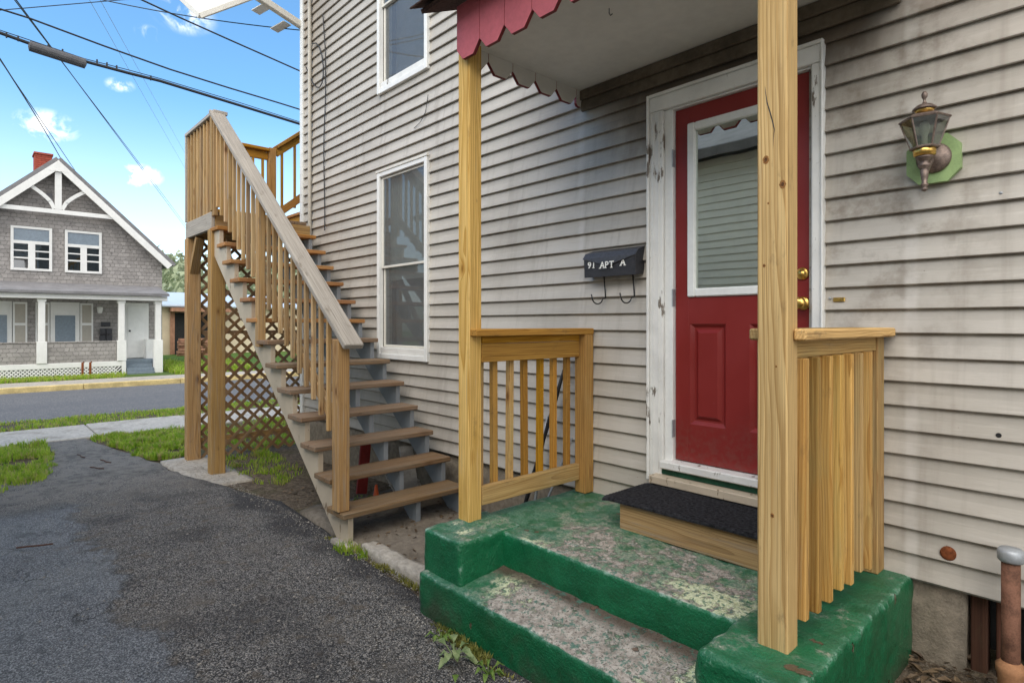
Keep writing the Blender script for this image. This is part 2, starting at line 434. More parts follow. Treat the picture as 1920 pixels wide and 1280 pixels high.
def ground_mat():
    m, nt, b = material('soil', 0.95, 0.1)
    p = pos(nt)
    n1 = noi(nt, p, 2.0, 6, 0.65)
    n2 = noi(nt, p, 22.0, 5, 0.7)
    n3 = noi(nt, p, 120.0, 3, 0.6)
    c = mix(nt, mrange(nt, n2, 0.35, 0.65), (0.055, 0.042, 0.03), (0.16, 0.125, 0.09))
    c = mix(nt, mrange(nt, n3, 0.5, 0.72, 0, 0.8), c, (0.26, 0.23, 0.19))
    c = mix(nt, mrange(nt, n1, 0.5, 0.66, 0, 0.5), c, (0.07, 0.075, 0.03))
    x = nd(nt, 'ShaderNodeSeparateXYZ', Vector=p).outputs[0]
    far = mrange(nt, x, -12.0, -26.0)
    c = mix(nt, far, c, mix(nt, n2, (0.05, 0.10, 0.02), (0.11, 0.18, 0.04)))
    setc(nt, b, c)
    bump(nt, b, mth(nt, 'ADD', n2, n3), 0.012, 0.8)
    return m


def concrete_mat(name, c, rust=0.0):
    m, nt, b = material(name, 0.9, 0.2)
    p = pos(nt)
    n1, n2, n3 = noi(nt, p, 2.5, 6, 0.65), noi(nt, p, 22, 5, 0.7), noi(nt, p, 110, 3, 0.6)
    k = mix(nt, mrange(nt, n2, 0.3, 0.7), [q * 0.72 for q in c], [q * 1.15 for q in c])
    k = mix(nt, mrange(nt, n1, 0.5, 0.7, 0, 0.6), k, [c[0] * 0.45, c[1] * 0.42, c[2] * 0.38])
    k = mix(nt, mrange(nt, n3, 0.58, 0.75, 0, 0.6), k, [q * 0.4 for q in c])
    setc(nt, b, k)
    bump(nt, b, mth(nt, 'ADD', n2, n3), 0.006, 0.8)
    return m


def peel_paint(name, c, under=(0.34, 0.29, 0.23), amount=0.5):
    m, nt, b = material(name, 0.5, 0.35)
    p = pos(nt)
    n1 = noi(nt, vmth(nt, 'MULTIPLY', p, (9, 9, 2.2)), 1.5, 6, 0.68)
    n2 = noi(nt, p, 60, 4, 0.6)
    f = mrange(nt, n1, 0.76 - amount * 0.2, 0.79 - amount * 0.2)
    k = mix(nt, mrange(nt, noi(nt, p, 5, 4), 0.35, 0.7), c, [q * 0.86 for q in c])
    k = mix(nt, f, k, mix(nt, n2, [q * 0.35 for q in under], under))
    k = mix(nt, mrange(nt, n2, 0.64, 0.76, 0, 0.45), k, (0.2, 0.18, 0.15))
    setc(nt, b, k)
    bump(nt, b, mth(nt, 'SUBTRACT', n2, f), 0.002, 0.7)
    return m


def glass_mat(name, refl=0.16, tint=(0.8, 0.83, 0.83), haze=0.02, gain=1.7, gcol=(0.95, 0.97, 1)):
    m = bpy.data.materials.new(name)
    m.use_nodes = True
    nt = m.node_tree
    nt.nodes.clear()
    t = nd(nt, 'ShaderNodeBsdfTransparent', Color=(*tint, 1))
    p = pos(nt)
    gl = nd(nt, 'ShaderNodeBsdfGlossy', Color=(*gcol, 1), Roughness=0.015)
    bp = nd(nt, 'ShaderNodeBump', Strength=0.25, Distance=0.004, Height=noi(nt, p, 1.6, 2, 0.4))
    nt.links.new(bp.outputs[0], gl.inputs['Normal'])
    fr = nd(nt, 'ShaderNodeFresnel', IOR=1.5).outputs[0]
    f = mth(nt, 'ADD', mth(nt, 'MULTIPLY', fr, gain), refl, clamp=True)
    outer = mth(nt, 'SUBTRACT', 1.0, nd(nt, 'ShaderNodeNewGeometry').outputs['Backfacing'])
    f = mth(nt, 'MULTIPLY', f, outer)
    ms = nd(nt, 'ShaderNodeMixShader', i0=f, i1=t.outputs[0], i2=gl.outputs[0])
    df = nd(nt, 'ShaderNodeBsdfDiffuse', Color=(0.19, 0.195, 0.195, 1))
    dirt = mrange(nt, noi(nt, p, 6, 5, 0.65), 0.45, 0.8, haze, haze + 0.12)
    dirt = mth(nt, 'MULTIPLY', dirt, outer)
    ms2 = nd(nt, 'ShaderNodeMixShader', i0=dirt, i1=ms.outputs[0], i2=df.outputs[0])
    o = nd(nt, 'ShaderNodeOutputMaterial')
    nt.links.new(ms2.outputs[0], o.inputs[0])
    return m


def leaf_mat(name, c1, c2, trans=0.35, straw=None):
    m, nt, b = material(name, 0.55, 0.3)
    p = pos(nt)
    n = noi(nt, p, 9.0, 4, 0.6)
    n2 = nd(nt, 'ShaderNodeTexWhiteNoise', Vector=vmth(nt, 'SNAP', p, (0.03, 0.03, 5.0))).outputs[0]
    f = mth(nt, 'ADD', mth(nt, 'MULTIPLY', n, 0.7), mth(nt, 'MULTIPLY', n2, 0.3))
    lc = mix(nt, mrange(nt, f, 0.3, 0.7), c1, c2)
    if straw:
        lc = mix(nt, mrange(nt, n2, 0.80, 0.84, 0, 0.85), lc, straw)
    setc(nt, b, lc)
    tr = nd(nt, 'ShaderNodeBsdfTranslucent')
    nt.links.new(lc, tr.inputs[0])
    ms = nd(nt, 'ShaderNodeMixShader', i0=trans, i1=b.outputs[0], i2=tr.outputs[0])
    nt.links.new(ms.outputs[0], nt.nodes['Material Output'].inputs[0])
    return m


def shingle_mat(name, c, w=0.16, h=0.13, axis='YZ'):
    m, nt, b = material(name, 0.9, 0.15)
    p = pos(nt)
    s = nd(nt, 'ShaderNodeSeparateXYZ', Vector=p)
    u, v = (s.outputs[1], s.outputs[2]) if axis == 'YZ' else (s.outputs[0], s.outputs[1])
    u = mth(nt, 'ADD', u, mth(nt, 'MULTIPLY', noi(nt, vmth(nt, 'MULTIPLY', p, (1, 4, 7)), 1.5, 2), 0.22))
    v = mth(nt, 'ADD', v, mth(nt, 'MULTIPLY', noi(nt, p, 1.2, 3), 0.05))
    br = nd(nt, 'ShaderNodeTexBrick', Vector=nd(nt, 'ShaderNodeCombineXYZ', X=u, Y=v, Z=0.0).outputs[0], Scale=1.0,
            Mortar_Size=0.006, Brick_Width=w, Row_Height=h)
    br.inputs['Color1'].default_value = (c[0] * 0.85, c[1] * 0.85, c[2] * 0.85, 1)
    br.inputs['Color2'].default_value = (c[0] * 1.12, c[1] * 1.12, c[2] * 1.12, 1)
    br.inputs['Mortar'].default_value = (c[0] * 0.5, c[1] * 0.5, c[2] * 0.5, 1)
    k = mix(nt, mrange(nt, noi(nt, p, 3.0, 5), 0.4, 0.7, 0, 0.35), br.outputs[0], [q * 0.6 for q in c])
    setc(nt, b, k)
    bump(nt, b, br.outputs['Fac'], -0.01, 0.8)
    return m


MAT = {}
MAT['siding'] = siding_mat()
MAT['green'] = paint_concrete()
MAT['green_plain'] = simple('dark_green_paint', (0.01, 0.065, 0.035), 0.6, 0.3, 0.35, 9.0, 0.001)
MAT['asphalt'] = asphalt_mat()
MAT['street'] = asphalt_mat('street_asphalt', 0.09, True)
MAT['soil'] = ground_mat()
MAT['concrete'] = concrete_mat('concrete', (0.42, 0.38, 0.325))
MAT['pale_concrete'] = concrete_mat('pavement_concrete', (0.47, 0.44, 0.395))
MAT['apron'] = concrete_mat('dirty_concrete', (0.20, 0.17, 0.135))
MAT['found'] = concrete_mat('foundation_concrete', (0.23, 0.195, 0.15))
MAT['post'] = wood('new_pine', (0.69, 0.465, 0.20), (0.37, 0.185, 0.045), 0.009, 0.85, 0.08, (0.50, 0.44, 0.34), knots=0.16, mottle=(0.50, 0.30, 0.10))
MAT['rail_orange'] = wood('amber_pine', (0.50, 0.265, 0.065), (0.24, 0.095, 0.018), 0.010, 0.65, 0.0, knots=0.18, mottle=(0.50, 0.30, 0.10))
MAT['rail_pale'] = wood('mixed_pine', (0.60, 0.385, 0.15), (0.30, 0.14, 0.035), 0.010, 0.72, 0.12, (0.45, 0.38, 0.27), knots=0.3, mottle=(0.44, 0.35, 0.15), vary=0.36)
MAT['stair_wood'] = wood('aged_pine', (0.47, 0.30, 0.14), (0.23, 0.125, 0.05), 0.011, 0.7, 0.25, (0.38, 0.32, 0.25), knots=0.22, vary=0.2)
MAT['stair_bal'] = wood('tan_pine', (0.56, 0.38, 0.19), (0.28, 0.15, 0.06), 0.010, 0.6, 0.25, (0.44, 0.37, 0.28), knots=0.2, vary=0.28)
MAT['tread'] = wood('trodden_boards', (0.28, 0.175, 0.10), (0.12, 0.07, 0.038), 0.010, 0.6, 0.42, (0.27, 0.215, 0.16), knots=0.2, vary=0.15)
MAT['tread_new'] = wood('upper_boards', (0.46, 0.23, 0.09), (0.26, 0.11, 0.04), 0.010, 0.5, 0.25, (0.27, 0.2, 0.15), knots=0.2)
MAT['grey_wood'] = wood('silvered_wood', (0.42, 0.36, 0.29), (0.24, 0.19, 0.145), 0.010, 0.5, 1.0, (0.50, 0.45, 0.39), knots=0.15, vary=0.08)
MAT['lattice'] = wood('lattice_wood', (0.34, 0.21, 0.115), (0.17, 0.095, 0.05), 0.010, 0.4, 0.2, (0.2, 0.15, 0.11), knots=0.0)
MAT['stringer'] = peel_paint('faded_cream_paint', (0.53, 0.445, 0.335), (0.30, 0.215, 0.135), 0.75)
MAT['grey_paint'] = peel_paint('blue_grey_paint', (0.25, 0.275, 0.30), (0.4, 0.38, 0.34), 0.3)
MAT['white_peel'] = peel_paint('peeling_white_paint', (0.78, 0.77, 0.735), (0.30, 0.25, 0.2), 0.80)
MAT['white'] = simple('white_paint', (0.76, 0.76, 0.735), 0.5, 0.35, 0.06, 6.0, 0.0005)
MAT['cream_trim'] = simple('cream_vinyl', (0.66, 0.635, 0.57), 0.5, 0.35, 0.1, 6.0)
MAT['far_white'] = simple('far_white_paint', (0.74, 0.735, 0.71), 0.6, 0.3, 0.06, 3.0)
def door_paint():
    m, nt, b = material('red_enamel', 0.36, 0.45)
    p = pos(nt)
    z = nd(nt, 'ShaderNodeSeparateXYZ', Vector=p).outputs[2]
    n1, n2 = noi(nt, p, 4.0, 5, 0.6), noi(nt, p, 34.0, 5, 0.7)
    c = mix(nt, n1, (0.175, 0.013, 0.011), (0.24, 0.018, 0.015))
    low = mrange(nt, mth(nt, 'ADD', z, mth(nt, 'MULTIPLY', n1, 0.5)), 1.32, 0.98)
    c = mix(nt, mth(nt, 'MULTIPLY', low, mrange(nt, n2, 0.42, 0.62, 0.05, 0.45)), c, (0.17, 0.06, 0.05))
    c = mix(nt, mrange(nt, n2, 0.66, 0.74, 0, 0.35), c, (0.33, 0.14, 0.13))
    setc(nt, b, c)
    nt.links.new(mrange(nt, n1, 0.3, 0.7, 0.28, 0.5), b.inputs['Roughness'])
    bump(nt, b, n2, 0.0006, 0.6)
    return m


MAT['door_red'] = door_paint()
MAT['knot'] = simple('knot_wood', (0.27, 0.125, 0.04), 0.8, 0.2, 0.5, 120.0, 0.0006)
MAT['knot_heart'] = simple('knot_heartwood', (0.11, 0.05, 0.02), 0.8, 0.2, 0.4, 150.0)
MAT['trim_red'] = simple('rose_red_paint', (0.43, 0.095, 0.105), 0.55, 0.35, 0.14, 7.0, 0.001)
MAT['red_edge'] = simple('red_edge_paint', (0.16, 0.022, 0.022), 0.6, 0.3, 0.2, 20.0)
MAT['soffit'] = simple('porch_ceiling_paint', (0.66, 0.645, 0.60), 0.7, 0.25, 0.08, 2.5, 0.0008)
MAT['sooty_trim'] = simple('sooty_trim_paint', (0.115, 0.092, 0.066), 0.7, 0.2, 0.35, 5.0)
MAT['shingle'] = simple('asphalt_shingle', (0.085, 0.05, 0.042), 0.95, 0.1, 0.5, 60.0, 0.004)
MAT['glass'] = glass_mat('window_glass', 0.02, (0.80, 0.83, 0.82), 0.42, 1.3)
MAT['door_glass'] = glass_mat('door_glass', 0.55, (0.5, 0.52, 0.52), 0.02, 1.7, (0.90, 0.96, 0.88))
MAT['far_glass'] = glass_mat('far_glass', 0.12, (0.3, 0.34, 0.38))
MAT['lamp_glass'] = glass_mat('smoky_lamp_glass', 0.10, (0.72, 0.75, 0.70))
MAT['dark'] = simple('dark_room', (0.035, 0.034, 0.033), 0.9, 0.1, 0.2)
MAT['screen'] = simple('insect_screen', (0.20, 0.20, 0.205), 0.7, 0.2, 0.2)
MAT['blind'] = simple('grey_blind', (0.58, 0.61, 0.59), 0.7, 0.2, 0.08)
MAT['black_metal'] = simple('black_painted_metal', (0.034, 0.034, 0.040), 0.38, 0.5, 0.3, 45.0, 0.0006)
MAT['black_lid'] = simple('sky_lit_black_enamel', (0.060, 0.060, 0.068), 0.36, 0.5, 0.35, 50.0, 0.0006)  # black metal with the sky's reflection on the lid put into a lighter colour
MAT['black_rod'] = simple('black_iron', (0.018, 0.018, 0.02), 0.5, 0.4, 0.2)
MAT['gold'] = simple('worn_brass', (0.72, 0.46, 0.13), 0.28, 0.5, 0.25, 40.0, 0.0003, 1.0)
MAT['bronze'] = simple('aged_bronze', (0.20, 0.15, 0.125), 0.45, 0.5, 0.45, 70.0, 0.0006, 0.55)
MAT['letters'] = simple('white_letters', (0.85, 0.84, 0.78), 0.5, 0.3, 0.05)
MAT['light_green'] = simple('light_green_paint', (0.29, 0.41, 0.18), 0.55, 0.3, 0.14, 22.0, 0.0006)
MAT['rust'] = simple('rust', (0.20, 0.062, 0.024), 0.9, 0.15, 0.55, 60.0, 0.002)
MAT['pipe'] = simple('rusty_pipe', (0.145, 0.07, 0.045), 0.8, 0.2, 0.45, 22.0, 0.0015)
MAT['pipe_clay'] = simple('clay_pipe', (0.34, 0.17, 0.085), 0.8, 0.2, 0.25, 16.0, 0.001)
MAT['zinc'] = simple('grey_cap_metal', (0.36, 0.38, 0.40), 0.5, 0.5, 0.15, 30.0, 0.0, 0.4)
MAT['mat'] = simple('black_ribbed_carpet', (0.030, 0.030, 0.034), 0.95, 0.1, 0.9, 60.0, 0.008)
MAT['cable'] = simple('black_cable', (0.03, 0.032, 0.036), 0.6, 0.3, 0.2)
MAT['cable_grey'] = simple('grey_cable', (0.30, 0.31, 0.32), 0.6, 0.3, 0.1)
MAT['splice'] = simple('dark_grey_case', (0.10, 0.10, 0.105), 0.7, 0.3, 0.2, 9.0)
MAT['conduit'] = simple('painted_conduit', (0.50, 0.465, 0.40), 0.6, 0.3, 0.15, 8.0)
MAT['cone'] = simple('orange_plastic', (0.75, 0.13, 0.035), 0.5, 0.4, 0.1)
MAT['red_plastic'] = simple('dull_red_paint', (0.20, 0.02, 0.018), 0.6, 0.3, 0.2)
MAT['junk_grey'] = simple('grey_board', (0.36, 0.34, 0.31), 0.8, 0.2, 0.25)
MAT['dark_wood'] = wood('dark_damp_wood', (0.10, 0.045, 0.03), (0.04, 0.02, 0.015), 0.01, 0.5, 0.0, knots=0.1)
MAT['grass'] = leaf_mat('grass_blades', (0.19, 0.34, 0.02), (0.52, 0.62, 0.085), 0.5, (0.46, 0.37, 0.17))
MAT['weed'] = leaf_mat('weed_leaves', (0.09, 0.17, 0.03), (0.22, 0.32, 0.07), 0.35)
MAT['weed_pale'] = leaf_mat('pale_weed_leaves', (0.20, 0.27, 0.11), (0.36, 0.42, 0.20), 0.3)
MAT['moss'] = leaf_mat('mossy_weeds', (0.14, 0.15, 0.03), (0.30, 0.28, 0.07), 0.3)
MAT['litter'] = leaf_mat('dead_leaves', (0.06, 0.038, 0.022), (0.20, 0.14, 0.085), 0.15)
MAT['pebble'] = simple('pebbles', (0.26, 0.24, 0.215), 0.9, 0.2, 0.6, 40.0)
MAT['shake'] = shingle_mat('grey_shingle_siding', (0.345, 0.322, 0.305))
MAT['roof_far'] = simple('grey_roofing', (0.20, 0.195, 0.20), 0.9, 0.2, 0.2, 3.0)
MAT['brick'] = shingle_mat('chimney_brick', (0.33, 0.075, 0.05), 0.21, 0.075)
MAT['blue_grey'] = simple('blue_grey_steps', (0.17, 0.21, 0.245), 0.7, 0.3, 0.15)
MAT['shutter'] = simple('tan_shutter', (0.40, 0.37, 0.32), 0.7, 0.2, 0.06)
MAT['far_pane'] = simple('curtained_pane', (0.20, 0.245, 0.29), 0.25, 0.5, 0.12)
MAT['cream_wall'] = simple('cream_stucco', (0.66, 0.55, 0.39), 0.9, 0.2, 0.08, 2.0)
MAT['blue_roof'] = simple('pale_metal_roof', (0.45, 0.52, 0.58), 0.6, 0.3, 0.08, 2.0)
MAT['crate_wood'] = simple('reddish_timber', (0.36, 0.19, 0.12), 0.85, 0.2, 0.3, 5.0)
MAT['yellow'] = simple('yellow_kerb_paint', (0.55, 0.43, 0.20), 0.9, 0.2, 0.3, 4.0)
MAT['woods'] = leaf_mat('distant_leaves', (0.20, 0.24, 0.14), (0.42, 0.46, 0.30), 0.2)  # spring leaf colour lightened to stand in for mist
MAT['neigh'] = simple('pale_green_grey_vinyl', (0.70, 0.69, 0.61), 0.6, 0.3, 0.06, 1.0)

# ------------------------------------------------------------------ mesh builder
class MB:
    def __init__(self):
        self.v, self.f, self.g = [], [], []

    def obox(self, c, ax, half, ch=0.003, gaxis=None):
        """box with chamfered edges in the frame ax (3 unit vectors)"""
        c = Vector(c)
        ax = [Vector(a) for a in ax]
        hx = list(half)
        ch = min(ch, min(hx) * 0.45)
        if gaxis is None:
            gaxis = max(range(3), key=lambda i: hx[i])
        order = [gaxis] + [i for i in range(3) if i != gaxis]
        go = (RNG.uniform(0, 40), RNG.uniform(-0.07, 0.07), RNG.uniform(-0.07, 0.07))
        base = len(self.v)
        idx = {}
        for sx_ in (-1, 1):
            for sy_ in (-1, 1):
                for sz_ in (-1, 1):
                    s = (sx_, sy_, sz_)
                    for k in range(3):
                        loc = [s[i] * (hx[i] if i == k or ch == 0 else hx[i] - ch) for i in range(3)]
                        idx[(s, k)] = len(self.v)
                        self.v.append(c + ax[0] * loc[0] + ax[1] * loc[1] + ax[2] * loc[2])
                        self.g.append(tuple(loc[order[i]] + go[i] for i in range(3)))
        fs = []
        for k in range(3):
            a, b_ = [i for i in range(3) if i != k]
            for sg in (-1, 1):
                q = []
                for (sa, sb) in ((-1, -1), (1, -1), (1, 1), (-1, 1)):
                    s = [0, 0, 0]
                    s[k], s[a], s[b_] = sg, sa, sb
                    q.append(idx[(tuple(s), k)])
                fs.append(q)
            for sa in (-1, 1):
                for sb in (-1, 1):
                    s1, s2 = [0, 0, 0], [0, 0, 0]
                    s1[k], s1[a], s1[b_] = -1, sa, sb
                    s2[k], s2[a], s2[b_] = 1, sa, sb
                    fs.append([idx[(tuple(s1), a)], idx[(tuple(s2), a)], idx[(tuple(s2), b_)], idx[(tuple(s1), b_)]])
        for sx_ in (-1, 1):
            for sy_ in (-1, 1):
                for sz_ in (-1, 1):
                    s = (sx_, sy_, sz_)
                    fs.append([idx[(s, 0)], idx[(s, 1)], idx[(s, 2)]])
        for q in fs:
            p = [self.v[i] for i in q]
            n = (p[1] - p[0]).cross(p[2] - p[0])
            ctr = sum(p, Vector()) / len(p)
            self.f.append(q if n.dot(ctr - c) > 0 else q[::-1])
        return self

    def bx(self, x0, x1, y0, y1, z0, z1, ch=0.003, g=None):
        x0, x1 = min(x0, x1), max(x0, x1)
        y0, y1 = min(y0, y1), max(y0, y1)
        z0, z1 = min(z0, z1), max(z0, z1)
        return self.obox(((x0 + x1) / 2, (y0 + y1) / 2, (z0 + z1) / 2), ((1, 0, 0), (0, 1, 0), (0, 0, 1)),
                         ((x1 - x0) / 2, (y1 - y0) / 2, (z1 - z0) / 2), ch, g)

    def plank(self, p0, p1, w, t, up=(0, 0, 1), ch=0.003):
        p0, p1 = Vector(p0), Vector(p1)
        d = (p1 - p0)
        L = d.length
        d.normalize()
        s = d.cross(Vector(up)).normalized()
        u = s.cross(d).normalized()
        return self.obox((p0 + p1) / 2, (d, s, u), (L / 2, w / 2, t / 2), ch, 0)

    def raw(self, verts, faces):
        b = len(self.v)
        for p in verts:
            self.v.append(Vector(p))
            self.g.append(tuple(p))
        for q in faces:
            self.f.append([i + b for i in q])
        return self

    def prism(self, pts, d):
        """closed outline pts (planar 3D) extruded by vector d"""
        n = len(pts)
        P0 = [Vector(p) for p in pts]
        d = Vector(d)
        nn = Vector((0, 0, 0))
        for i in range(n):
            nn += P0[i].cross(P0[(i + 1) % n])
        flip = nn.dot(d) > 0
        vs = P0 + [p + d for p in P0]
        fs = [list(range(n)), [n + i for i in range(n)][::-1]]
        for i in range(n):
            j = (i + 1) % n
            fs.append([i, i + n, j + n, j])
        if flip:
            fs = [q[::-1] for q in fs]
        return self.raw(vs, fs)

    def lathe(self, prof, c, n=20, axis=(0, 0, 1), ph=0.0):
        a = Vector(axis).normalized()
        u = a.orthogonal().normalized()
        if abs(a.z) > 0.99:
            u = Vector((1, 0, 0))
        w = a.cross(u)
        c = Vector(c)
        vs, fs = [], []
        for (r, h) in prof:
            for i in range(n):
                t = 2 * pi * i / n + ph
                vs.append(c + a * h + (u * cos(t) + w * sin(t)) * max(r, 1e-5))
        for k in range(len(prof) - 1):
            for i in range(n):
                j = (i + 1) % n
                fs.append([k * n + i, k * n + j, (k + 1) * n + j, (k + 1) * n + i])
        fs.append(list(range(n))[::-1])
        fs.append([(len(prof) - 1) * n + i for i in range(n)])
        return self.raw(vs, fs)

    def tube(self, pts, r, n=6):
        pts = [Vector(p) for p in pts]
        vs, fs = [], []
        for k, p in enumerate(pts):
            d = (pts[min(k + 1, len(pts) - 1)] - pts[max(k - 1, 0)]).normalized()
            u = d.cross(Vector((0.13, 0.31, 0.94))).normalized()
            w = d.cross(u)
            rr = r[k] if isinstance(r, (list, tuple)) else r
            for i in range(n):
                t = 2 * pi * i / n
                vs.append(p + (u * cos(t) + w * sin(t)) * rr)
        for k in range(len(pts) - 1):
            for i in range(n):
                j = (i + 1) % n
                fs.append([k * n + i, k * n + j, (k + 1) * n + j, (k + 1) * n + i])
        fs.append(list(range(n))[::-1])
        fs.append([(len(pts) - 1) * n + i for i in range(n)])
        return self.raw(vs, fs)

    def rough(self, x0, x1, y0, y1, z0, z1, r=0.02, step=0.035, amp=0.006, topfn=None):
        """cast block: rounded arrises and an uneven hand-trowelled surface"""
        lo, hi = Vector((x0, y0, z0)), Vector((x1, y1, z1))
        n = [max(2, int(round((hi[i] - lo[i]) / step))) for i in range(3)]
        key = {}
        vs, fs = [], []
        def vid(i, j, k):
            if (i, j, k) in key:
                return key[(i, j, k)]
            p = Vector([lo[a] + (hi[a] - lo[a]) * t / n[a] for a, t in enumerate((i, j, k))])
            q = Vector([min(max(p[a], lo[a] + r), hi[a] - r) for a in range(3)])
            d = p - q
            if d.length > 1e-6:
                p = q + d.normalized() * min(r, d.length)
            nz = noise.noise_vector(p * 3.1) * amp * 1.3 + noise.noise_vector(p * 11.0) * amp + noise.noise_vector(p * 27.0) * amp * 0.45
            p = p + nz
            if topfn:
                p.z += topfn(p)
            key[(i, j, k)] = len(vs)
            vs.append(p)
            return key[(i, j, k)]
        for a in range(3):
            b_, c_ = (a + 1) % 3, (a + 2) % 3
            for side in (0, n[a]):
                for i in range(n[b_]):
                    for j in range(n[c_]):
                        q = []
                        for (di, dj) in ((0, 0), (1, 0), (1, 1), (0, 1)):
                            t = [0, 0, 0]
                            t[a], t[b_], t[c_] = side, i + di, j + dj
                            q.append(vid(*t))
                        fs.append(q if side else q[::-1])
        return self.raw(vs, fs)

    def build(self, name, mat, parent=None, smooth=False, label=None, cat=None, group=None, kind=None):
        me = bpy.data.meshes.new(name)
        me.from_pydata([tuple(p) for p in self.v], [], self.f)
        if any(self.g):
            at = me.attributes.new('gc', 'FLOAT_VECTOR', 'POINT')
            at.data.foreach_set('vector', [c for p in self.g for c in p])
        me.materials.append(MAT[mat] if isinstance(mat, str) else mat)
        if smooth:
            me.polygons.foreach_set('use_smooth', [True] * len(me.polygons))
        me.update()
        o = bpy.data.objects.new(name, me)
        COL.objects.link(o)
        if parent is not None:
            o.parent = parent
            if parent.type == 'EMPTY':
                o.matrix_parent_inverse = Matrix.Translation(-parent.location)
        tag(o, label, cat, group, kind)
        return o


def tag(o, label=None, cat=None, group=None, kind=None):
    for k, v in (('label', label), ('category', cat), ('group', group), ('kind', kind)):
        if v:
            o[k] = v


def thing(name, loc, label, cat, group=None):
    o = bpy.data.objects.new(name, None)
    o.empty_display_size = 0.1
    o.location = loc
    COL.objects.link(o)
    tag(o, label, cat, group)
    return o


def lerp(a, b, t):
    return a + (b - a) * t


# ------------------------------------------------------------------ ground
def gz(x):
    """height of the yard: level by the porch, falling gently to the street"""
    if x > -4.2:
        return 0.0
    if x > -9.8:
        return -0.125 * (-4.2 - x) / 5.6
    return -0.125


def sheet(name, pts_rows, mat, kind='structure', smooth=True, **kw):
    mb = MB()
    vs = [p for row in pts_rows for p in row]
    m = len(pts_rows[0])
    fs = []
    for i in range(len(pts_rows) - 1):
        for j in range(m - 1):
            fs.append([i * m + j, i * m + j + 1, (i + 1) * m + j + 1, (i + 1) * m + j])
    # face up
    a, b_, c_ = Vector(vs[fs[0][0]]), Vector(vs[fs[0][1]]), Vector(vs[fs[0][2]])
    if (b_ - a).cross(c_ - a).z < 0:
        fs = [q[::-1] for q in fs]
    mb.raw(vs, fs)
    return mb.build(name, mat, smooth=smooth, kind=kind, **kw)


def base_z(x):
    if x > -11.9:
        return gz(x) - 0.03
    if x > -13.0:
        return -0.15
    if x > -20.2:
        return -0.42
    if x > -60:
        return -0.17
    return -0.17


xs = [300, 60, 20, 8, 4, 3, 2, 1, 0, -1, -2, -3, -4.2, -5, -6, -7, -8, -9.8, -11, -11.89, -11.95, -12.99, -13.02, -16, -20.15, -20.25, -22, -26, -40, -80, -200, -900]
ys = [-600, -150, -50, -20, -10, -6, -4, -3, -2, -1.5, -1, -0.5, 0, 1, 2, 3, 5, 8, 14, 30, 80, 200, 600]
sheet('ground', [[(x, y, base_z(x)) for y in ys] for x in xs], 'soil')

# driveway asphalt with a ragged edge along the building
rows = []
nx = 90
for i in range(nx + 1):
    x = lerp(4.0, -10.32, i / nx)
    if x > -2.7:
        ye = -1.16
    elif x > -5.0:
        ye = lerp(-1.16, -1.0, (-2.7 - x) / 2.3)
    elif x > -6.6:
        ye = lerp(-1.0, -1.30, (-5.0 - x) / 1.6)
    elif x > -8.2:
        ye = lerp(-1.30, -1.47, (-6.6 - x) / 1.6)
    else:
        ye = lerp(-1.47, -1.75, (-8.2 - x) / 2.1)
    yl = -5.2 if x > -7.2 else lerp(-2.62, -2.2, min(1, (-7.2 - x) / 2.0))
    if -7.2 > x > -7.9:
        yl = lerp(-3.4, -2.45, (-7.2 - x) / 0.7)
    ye += 0.05 * noise.noise((x * 2.3, 1.0, 0.0)) + 0.03 * noise.noise((x * 9.0, 4.0, 0.0))
    yl += 0.08 * noise.noise((x * 2.0, 9.0, 0.0))
    row = []
    ny = 46
    for j in range(ny + 1):
        t = j / ny
        y = ye + (yl - ye) * (t ** 1.4)
        z = gz(x) + 0.012 * noise.noise((x * 0.9, y * 0.9, 2.0)) + 0.004 * noise.noise((x * 4, y * 4, 5.0))
        if j == 0:
            z = gz(x) - 0.035
        elif j == 1:
            z += 0.002
        if y < -2.45 and x > -6.6:
            z -= 0.012
        row.append((x, y, z))
    rows.append(row)
sheet('driveway', rows, 'asphalt')

# street, kerbs
sheet('street', [[(x, y, -0.29 - 0.0012 * (x + 16.5) ** 2) for y in (-80, -30, -12, -4, 0, 4, 12, 30, 80)]
                 for x in [-12.98 - 0.6 * i for i in range(12)] + [-20.2]], 'street')
kb = thing('far_kerb', (-20.1, 0, -0.3), 'yellow painted kerb along the far side of the street', 'kerb')
for k in range(-6, 16):
    y0 = k * 2.4 - 3.0
    MB().bx(-20.27, -20.07, y0 + 0.006, y0 + 2.394, -0.42, -0.155 + RNG.uniform(-0.008, 0.004), 0.015).build('kerb_stone', 'yellow' if k < 5 else 'pale_concrete', kb)
fw = MB()
fw.bx(-21.7, -20.275, -40, 40, -0.4, -0.165, 0.01)
fw.build('far_pavement', 'concrete', kind='structure')

# near pavement: slabs with open joints
sw = MB().bx(-11.75, -10.36, -16, 16, -0.3, -0.165, 0.01).build('pavement', 'soil', kind='structure')
y = -14.0
while y < 14:
    L = 1.38
    MB().bx(-11.72 + RNG.uniform(-.01, .01), -10.39 + RNG.uniform(-.01, .01), y + 0.008, y + L - 0.008, -0.22,
            -0.122 + RNG.uniform(-0.008, 0.008), 0.012).build('paving_slab', 'pale_concrete', sw)
    y += L

# concrete apron under the stair foot, and the pad below the landing posts
ap = MB().rough(-4.6, -2.56, -1.06, 0.02, -0.1, 0.035, 0.02, 0.07, 0.012)
ap.build('stair_apron', 'apron', smooth=True, kind='structure')
pd = MB().rough(-7.75, -6.12, -1.36, -0.86, -0.2, -0.052, 0.012, 0.07, 0.006,
                lambda p: 0.02 * (p.x + 6.9) * 0.4 - 0.012)
pd.build('concrete_pad', 'concrete', smooth=True, label='thin concrete pad under the landing posts of the stair', cat='pad')

